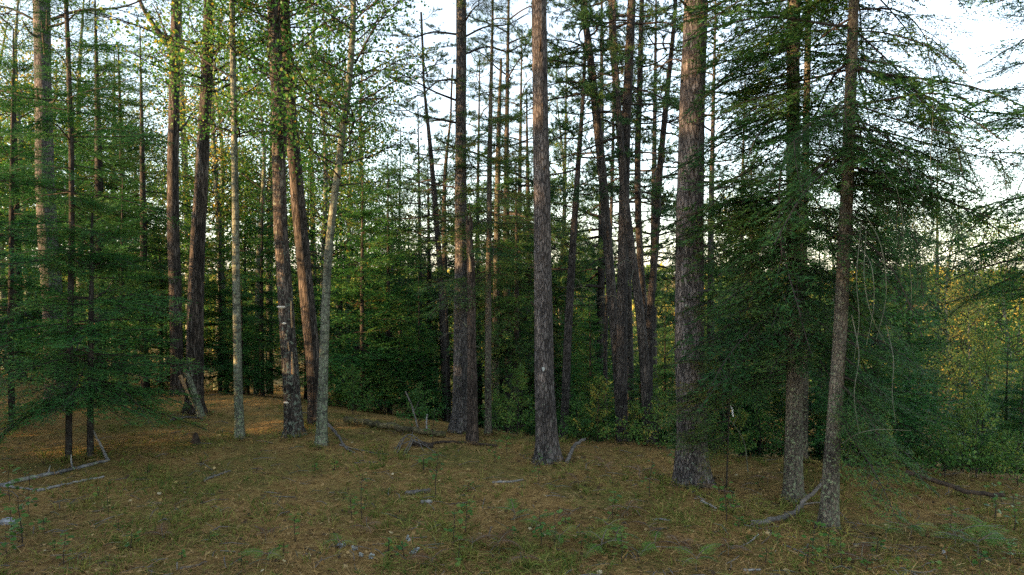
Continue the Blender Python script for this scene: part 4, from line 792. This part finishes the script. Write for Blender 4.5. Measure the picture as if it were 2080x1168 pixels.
for a in ((1045, 1060, 'fern', 3, .9), (1090, 1075, 'fern', 3, .8), (1235, 1085, 'fern', 4, .9), (1222, 1125, 'fern', 4, 1.1), (1250, 1110, 'fern', 3, .8), (1415, 1160, 'fern', 4, 1.0), (1330, 1120, 'fern', 2, .8), (1850, 1090, 'fern', 4, 1.0), (1940, 1110, 'fern', 4, 1.2), (1985, 1130, 'fern', 4, 1.2), (2010, 1095, 'fern', 2, .9), (1800, 1100, 'fern', 3, .9), (545, 1145, 'fern', 3, .8), (690, 1115, 'fern', 3, .7), (860, 945, 'fern', 3, .8), (1140, 1105, 'fern', 3, .8),
          (1275, 1050, 'dryfern', 4, 1.0), (745, 1085, 'dryfern', 4, .8), (1010, 1120, 'dryfern', 4, .9), (1155, 1060, 'dryfern', 3, .8), (960, 1120, 'dryfern', 3, .9), (1480, 1130, 'dryfern', 3, .9), (1380, 1125, 'dryfern', 4, 1.0), (1750, 1150, 'dryfern', 3, .9), (1860, 1140, 'dryfern', 3, .9), (1320, 1085, 'dryfern', 3, .8), (880, 1150, 'dryfern', 3, .8), (330, 1100, 'dryfern', 3, .7), (540, 1100, 'dryfern', 3, .7), (1060, 1150, 'dryfern', 3, .8), (800, 885, 'dryfern', 3, .6), (740, 890, 'dryfern', 3, .6), (765, 900, 'dryfern', 3, .5), (1230, 960, 'dryfern', 4, .9), (1300, 970, 'dryfern', 4, .9), (1560, 985, 'dryfern', 3, .9), (1175, 990, 'dryfern', 3, .8), (1460, 1010, 'dryfern', 3, .8)):
    fern(*a)

# ------------------------------------------------------------------ seedlings and shrubs
def seedling_mesh(H, nl_, ll, tone):
    b = Buf(); q = np.linspace(0, 1, 6); ax = np.stack([.06 * H * np.sin(3 * q + U(0, 6)) * q, .06 * H * np.sin(3 * q + U(0, 6)) * q, H * q - .03], -1); tube(b, ax, .005 * (1 - .7 * q) + .0012, 4, 0, cap=False); st = b.mesh('stem', [M['twig']], (0,))
    b = Buf(); m_ = nl_; qq = U(.3, 1, m_); P_ = np.stack([np.interp(qq, q, ax[:, c]) for c in range(3)], -1); a = U(0, 6.28, m_); D_ = np.stack([np.cos(a), np.sin(a), U(-.35, .35, m_)], -1); off = U(.01, .12, m_) * (H + .2)
    leaves(b, P_ + D_ * off[:, None], D_, norm(np.stack([rng.normal(0, .35, m_), rng.normal(0, .35, m_), np.ones(m_)], -1)), ll * U(.6, 1.15, m_), 0, np.clip(tone + .14 + rng.normal(0, .14, m_), 0, 1), HEX, 1.0)
    blades(b, P_, D_, np.tile([0, 0, 1.], (m_, 1)), off, .004, 1, .5); return st, b.mesh('leaves', [M['shrub'], M['twig']])
SD = [seedling_mesh(*a) for a in ((.22, 14, .06, .35), (.38, 18, .07, .5), (.5, 24, .07, .45), (.3, 12, .08, .75), (.65, 20, .06, .4), (.16, 16, .05, .6))]
def seedling(px, py, k, s_=1.0, what=None):
    base = ground_at(px, py); t = thing('seedling', where(what or ('small green seedling', 'leafy green seedling', 'bushy green seedling', 'yellow-green seedling', 'tall thin seedling', 'low leafy plant')[k], px, py), 'seedling', tuple(base), 'seedlings in the clearing', U(0, 6.28), s_ * U(.8, 1.2))
    obj('stem', SD[k][0], t); obj('leaves', SD[k][1], t)
for a in ((735, 1055, 4), (715, 1060, 1), (600, 1100, 1), (575, 1130, 5), (790, 1130, 5, 1.4), (820, 1135, 0), (930, 1155, 3, 1.2), (920, 1110, 2), (945, 1085, 1), (1100, 1110, 2), (1125, 1120, 2), (1180, 1115, 0), (1150, 1070, 5), (1262, 1145, 1), (1245, 1060, 1), (1475, 1060, 2), (1490, 1040, 1), (1500, 1075, 0), (1650, 1130, 2), (1680, 1140, 1), (1640, 1150, 0), (1710, 1155, 1), (1760, 1160, 5), (1780, 1130, 0), (1900, 1160, 5), (1930, 1075, 1), (2020, 1060, 2), (2060, 1080, 2, 1.2), (2050, 1150, 1), (1990, 1155, 0), (1830, 1155, 5), (20, 1020, 2), (60, 1050, 2), (25, 1085, 1), (45, 1110, 2, 1.2), (90, 1080, 0), (110, 1120, 5), (15, 1140, 2), (200, 1015, 3, .8), (220, 1050, 4, .8), (265, 1120, 0), (240, 1080, 0), (330, 1060, 5), (60, 990, 1), (300, 970, 0), (425, 880, 4, 1.3), (860, 960, 5, 1.5), (680, 955, 5), (640, 960, 5), (1005, 940, 2), (1030, 925, 1), (885, 1010, 4), (1320, 1010, 4), (1095, 985, 4), (1370, 960, 4), (950, 1000, 0), (1040, 1100, 0), (440, 1100, 5), (490, 1150, 0), (130, 1150, 1), (370, 1140, 5), (1580, 1110, 5), (1555, 1150, 0), (880, 905, 4), (1540, 990, 0)):
    seedling(*a)
def shrub_stock(H, n, tb, ll=.05):
    Ts = [leaf_limb(1.0, ll / .6, 8, 12, .3) for _ in range(2)]; b = Buf(); P = np.array([[0, 0, -.1], [.03, 0, H * .5], [0, .03, H]]); tube(b, curve(P, 8), np.linspace(.014, .004, 8), 5); sm = b.mesh('stem', [M['twig']], (0,))
    return sm, crown('foliage', P, .08, H, n, Ts, lambda u: .62 * (1 - .4 * u), lambda u: .25 + .7 * u, [M['shrub'], M['twig']], .12, None, tb)
SH = [shrub_stock(1.1, 16, .05), shrub_stock(1.4, 20, .24), shrub_stock(.8, 14, -.1)]
def shrub(px, d, k, s_, wd=1.):
    base = on_ground(px, d); nm = min(LAND, key=lambda q: abs(q[0] - px)); dx = px - nm[0]; side = 'below' if abs(dx) < 22 else ('left of' if dx < 0 else 'right of')
    row = 'leafy shrub just over the drop-off' if d < edge_y(base[0]) + 2.2 else 'leafy shrub farther down the slope'; lb = f'{row}, {side} the {nm[1]}'; SEEN[lb] = SEEN.get(lb, 0) + 1
    if SEEN[lb] > 1: lb = ORD[SEEN[lb] - 1] + lb
    t = thing('shrub', lb, 'shrub', tuple(base), 'shrubs along the drop-off', U(0, 6.28), s_); obj('stem', SH[k][0], t); obj('foliage', SH[k][1], t)
for px in (715, 850, 1012, 1050, 1175, 1215, 1290, 1340, 1450, 1505, 1545, 1750, 1800, 1850, 1895, 1925, 1960, 1990, 2020, 2050, 2075):
    x = on_ground(px, 13)[0]; d0 = float(edge_y(x)); shrub(px, d0 + U(.3, 1.7), rng.integers(0, 3), U(.42, .85))
for px in (640, 720, 780, 860, 1000, 1060, 1160, 1215, 1300, 1360, 1450, 1520, 1590, 1700, 1780, 1850, 1920, 1960, 2000, 2040, 2080):
    x = on_ground(px, 14)[0]; d0 = float(edge_y(x)); i_ = int(px) % 3; dd_ = d0 + U(2.6, 5.0)
    if i_ == 0: shrub(px, dd_, rng.integers(0, 3), U(.8, 1.2)); continue
    nm = min(LAND, key=lambda q: abs(q[0] - px)); dx = px - nm[0]; side = 'below' if abs(dx) < 22 else ('left of' if dx < 0 else 'right of'); lb = f'pointed young fir down the slope, {side} the {nm[1]}'; SEEN[lb] = SEEN.get(lb, 0) + 1
    if SEEN[lb] > 1: lb = ORD[SEEN[lb] - 1] + lb
    stand(('fir0', 'fir1', 'fir2')[rng.integers(0, 3)], 'young_fir', lb, px, U(690, 790) + (px - 1300) * .04, dd_, 'young firs down the slope', 1.25)

# ------------------------------------------------------------------ fallen wood, stones and scraps
def wood(name, label, pix, w0, w1, m_, cat='branch', k=7, n=18, sub=None, part='side_twig'):
    """pix: (px, py, lift above the ground in m); w0, w1: thickness in photo pixels"""
    G = [ground_at(x, y) for x, y, *_ in pix]; d = G[0][1]
    G = np.array([g + [0, 0, (l[0] if l else 0)] for g, (x, y, *l) in zip(G, pix)]); base = G[0].copy(); r0, r1 = w0 * d / F_PX / 2, w1 * d / F_PX / 2
    G[:, 2] += r0 * .7
    t = thing(name, label, cat, tuple(base)) if sub else None
    b = Buf(); C_ = curve(G - base, n); C_[1:-1] += rng.normal(0, r0 * .18, (n - 2, 3)); tube(b, C_, np.linspace(r0, r1, n), k, 0, jit=.12)
    if not sub: return tag(obj(name, b.mesh(name, [M[m_]], (0,)), None, tuple(base)), label, cat)
    obj('stem', b.mesh('stem', [M[m_]], (0,)), t)
    for sp_ in sub:
        q, pts_, wa = sp_; p0 = C_[int(q * (n - 1))]; b = Buf(); Q = [p0] + [p0 + np.array(v) for v in pts_]; tube(b, curve(Q, 10), np.linspace(wa, wa * .35, 10), 5, 0, jit=.1); obj(part, b.mesh(part, [M[m_]], (0,)), t)
    return t
wood('birch_log', 'peeling white birch log lying at the left edge', [(-40, 1000), (60, 975), (140, 958), (222, 937)], 10, 7, 'whitelog', 'log', 9, 24, [(.72, [(-.05, .05, .1), (-.08, .1, .2)], .018), (.5, [(.0, .06, .12)], .02)])
wood('birch_stick', 'pale straight stick below the birch log', [(75, 1000), (140, 985), (212, 970)], 6, 4, 'palestick')
wood('birch_stick', 'short white stick touching the ground left of the pale one', [(0, 990), (35, 993), (66, 996)], 6, 4, 'palestick')
wood('dead_stick', 'pale stick leaning on the lush young fir stem', [(218, 934), (205, 925, .15), (186, 920, .45)], 6, 4, 'palestick')
wood('fallen_branch', 'forked grey branch lying in front of the slim aspen', [(415, 978), (440, 968), (468, 962, .03)], 6, 3, 'stick', sub=[(.5, [(.06, .05, .02), (.14, .1, .03)], .010)])
wood('fallen_log', 'long mossy yellowish log at the back of the clearing', [(700, 862, .05), (770, 872, .05), (840, 882, .04), (905, 890, .02)], 13, 10, 'mosslog', 'log', 10, 24)
wood('fallen_log', 'dark rotten log ending at the foot of the snag', [(850, 908), (905, 900), (960, 903), (1010, 908)], 6, 5, 'darkwood', 'log', 8, 20)
wood('rotten_log', 'short dark rotten log beside the heap of grey sticks', [(838, 905), (858, 907), (880, 910)], 12, 9, 'darkwood', 'log', 8, 12)
for i, pp in enumerate(([(800, 920), (822, 905, .15), (845, 902, .05)], [(806, 922), (830, 903, .18), (868, 912, .05)], [(818, 926), (835, 908, .12), (838, 900, .2)], [(800, 912), (840, 908, .1), (885, 920)], [(826, 922), (845, 906, .14), (860, 918)])):
    wood('dead_stick', ('left sloping', 'topmost', 'upright middle', 'longest flat', 'right sloping')[i] + ' grey stick of the heap left of the snag', pp, 3.2, 1.5, 'stick', k=5)
wood('dead_stick', 'thin bare stick standing slantwise left of the snag', [(850, 878), (840, 870, .35), (824, 862, .68)], 4.5, 3, 'stick', sub=[(.5, [(.06, 0, .1), (.12, 0, .24)], .008)])
wood('dead_stick', 'second bare stick standing slantwise nearest the snag', [(868, 880), (866, 874, .15), (868, 872, .3)], 4, 3, 'palestick')
wood('fallen_branch', 'weathered broken branch at the foot of the curving aspen', [(664, 875, .12), (684, 890, .06), (703, 912), (720, 922)], 7, 3, 'stick', sub=[(.4, [(.1, -.05, -.05), (.25, -.1, -.08)], .012)])
wood('fallen_branch', 'pale twiggy branch lying right of the curving aspen', [(690, 905), (712, 912), (750, 920), (790, 925)], 4, 2, 'stick')
wood('dead_stick', 'thin pale rod in the middle clearing below the curving aspen', [(720, 942), (765, 940)], 3, 2, 'stick', n=8)
wood('bark_slab', 'flat grey slab of bark in the middle of the clearing', [(826, 1006), (850, 1003), (872, 1000)], 11, 8, 'stick', 'bark')
wood('birch_stick', 'short white chunk of birch below the grey bark slab', [(855, 1023), (877, 1022)], 8, 7, 'palestick', n=8)
wood('fallen_branch', 'broken branch with a pale end rising beside the centre red pine', [(1152, 943), (1165, 925, .12), (1188, 915, .18)], 9, 6, 'stick')
wood('birch_stick', 'white stick on the ground left of the centre red pine', [(1000, 982), (1038, 980), (1062, 976)], 5, 4, 'palestick')
wood('birch_stick', 'white stick lying midway between the two large red pines', [(1325, 1058), (1345, 1057), (1365, 1059)], 4, 3, 'palestick')
wood('birch_stick', 'white broken stick just right of the thickest red pine', [(1424, 1020), (1440, 1027), (1455, 1036)], 6, 4, 'palestick')
wood('birch_stick', 'pale slanting stick in the near clearing, left of the curved branch', [(1505, 1112), (1522, 1104), (1540, 1094, .04)], 4, 3, 'palestick')
wood('fallen_branch', 'long thick curved grey branch propped against the leaning spruce', [(1528, 1068), (1570, 1062), (1610, 1050, .02), (1640, 1040, .15), (1672, 1030, .32)], 14, 7, 'stick', k=9, n=26, sub=[(.62, [(.12, -.05, .06), (.34, -.12, .08), (.5, -.3, -.06), (.62, -.5, -.28)], .013), (.55, [(-.02, -.1, -.06), (-.08, -.25, -.12)], .008)])
wood('dead_stick', 'thin straight rod under the long curved branch', [(1512, 1068), (1540, 1074), (1568, 1080)], 3, 2, 'stick', n=8)
wood('dead_stick', 'thin branch lying at the bottom edge below the leaning spruce', [(1590, 1108), (1625, 1122), (1665, 1142), (1735, 1156)], 4, 2, 'stick')
wood('fallen_log', 'dark fallen trunk sloping among the shrubs at the right', [(1838, 1000, .28), (1900, 1008, .2), (1960, 1018, .12), (2040, 1025, .1)], 10, 8, 'darkwood', 'log', 8, 20)
wood('dead_stick', 'grey stick lying under the ferns near the bottom right', [(1730, 1108), (1790, 1112), (1850, 1122)], 5, 3, 'stick')
wood('fallen_branch', 'dark stick at the bottom edge, left of the old birch', [(365, 1158), (395, 1152), (420, 1143)], 6, 4, 'stick')
wood('birch_stick', 'pale stick at the bottom edge between the two large pines', [(1510, 1162), (1545, 1160)], 6, 4, 'palestick', n=8)
wood('fallen_branch', 'brown branch on the ground under the stout grey pine', [(210, 820), (245, 818), (290, 822)], 6, 3, 'stick')
wood('fallen_branch', 'twig heap branch in front of the leaning broken stub', [(345, 856), (380, 850), (412, 852)], 6, 3, 'stick', sub=[(.5, [(-.1, -.1, .05), (-.25, -.15, .08)], .010)])
# leaning broken stub, split open
g = ground_at(410, 856); t = thing('broken_stub', 'leaning broken stub, split open with pale lichen-green bark', 'dead tree', tuple(g)); d = g[1]
limb_part(t, [ray(x, y, d) - g for x, y in ((409, 846), (396, 805), (380, 755))], .085, .055, M['aspenbark'], 'trunk', 10, 14)
limb_part(t, [ray(x, y, d - .06) - g for x, y in ((394, 826), (380, 795), (366, 762))], .012, .045, M['rawwood'], 'torn_wood', 7, 10)
for x, y in ((372, 745), (384, 742)): limb_part(t, [ray(x + 6, y + 22, d) - g, ray(x + 2, y + 6, d) - g, ray(x, y - 6, d) - g], .035, .004, M['aspenbark'], 'splinter', 5, 6)
# stump, stones, pale scraps
def lump(name, label, cat, px, py, w, h, m_, jit=.2):
    g = ground_at(px, py); r = w * g[1] / F_PX / 2; hh = h * g[1] / F_PX; b = Buf(); k = 12; th = np.arange(k) * 2 * math.pi / k; rings = []
    for z, s_ in ((-.15, 1.0), (.25, 1.02), (.6, .85), (.88, .55), (1.0, .2)): rings.append(np.stack([r * s_ * np.cos(th) * (1 + U(-jit, jit, k)), r * s_ * np.sin(th) * (1 + U(-jit, jit, k)), hh * z + U(-.06, .06, k) * hh], -1))
    V = np.vstack(rings); b.add(V, [[a * k + j, a * k + (j + 1) % k, (a + 1) * k + (j + 1) % k, (a + 1) * k + j] for a in range(4) for j in range(k)]); b.add(rings[-1], [list(range(k))])
    return tag(obj(name, b.mesh(name, [M[m_]], (0,)), None, tuple(g)), label, cat)
lump('rotten_stump', 'small dark rotten stump in front of the rough grey-brown trunk', 'stump', 397, 903, 18, 24, 'darkwood', .25)
lump('stone', 'flat grey stone at the left edge of the picture', 'stone', 14, 1063, 30, 10, 'stone')
lump('stone', 'small grey stone among the ferns at the bottom right', 'stone', 1917, 1125, 9, 7, 'stone')
for i, (x, y) in enumerate(((690, 1112), (697, 1108), (733, 1132), (720, 1118), (838, 1128), (845, 1122), (754, 1135), (829, 1098))):
    g = ground_at(x, y); b = Buf(); n = 26; P_ = g + np.stack([rng.normal(0, .010, n), rng.normal(0, .010, n), U(.0, .035, n)], -1); leaves(b, P_ - g, rnd(n), rnd(n), U(.02, .045, n), 0, .5, HEX)
    tag(obj('lichen_tuft', b.mesh('lichen_tuft', [M['paletuft']]), None, tuple(g)), where('whitish lichen tuft', x, y), 'lichen')
# white ribbon hanging from a bent twig right of the thickest pine
g = on_ground(1500, 11.6); t = thing('bent_twig', 'thin bent twig carrying a white ribbon, right of the thickest red pine', 'twig', tuple(g))
limb_part(t, [ray(x, y, 11.6) - g for x, y in ((1520, 965), (1512, 900), (1490, 862), (1470, 840), (1466, 800))], .010, .004, M['deadtwig'], 'stem', 5, 16)
limb_part(t, [ray(x, y, 11.6) - g for x, y in ((1490, 862), (1500, 840), (1488, 822), (1474, 816))], .006, .003, M['deadtwig'], 'side_twig', 4, 10)
b = Buf(); pr = np.array([ray(x, y, 11.58) for x, y in ((1484, 823), (1488, 832), (1489, 846))]); pl = np.array([ray(x, y, 11.56) for x, y in ((1484, 823), (1487, 834), (1488.5, 845))]); o0 = pr[0].copy()
for pts_, w_ in ((pr, .026), (pl, .016)):
    wv = np.linspace(w_ * .5, w_, 3)[:, None] * np.array([.8, -.6, 0]); V = np.vstack([pts_ - wv / 2, pts_ + wv / 2]) - o0; b.add(np.vstack([V, V + [0, .003, 0]]), [[0, 1, 4, 3], [1, 2, 5, 4], [6, 9, 10, 7], [7, 10, 11, 8]])
tag(obj('ribbon', b.mesh('ribbon', [M['white']]), None, tuple(o0)), 'white marker ribbon dangling from a bent twig', 'ribbon')
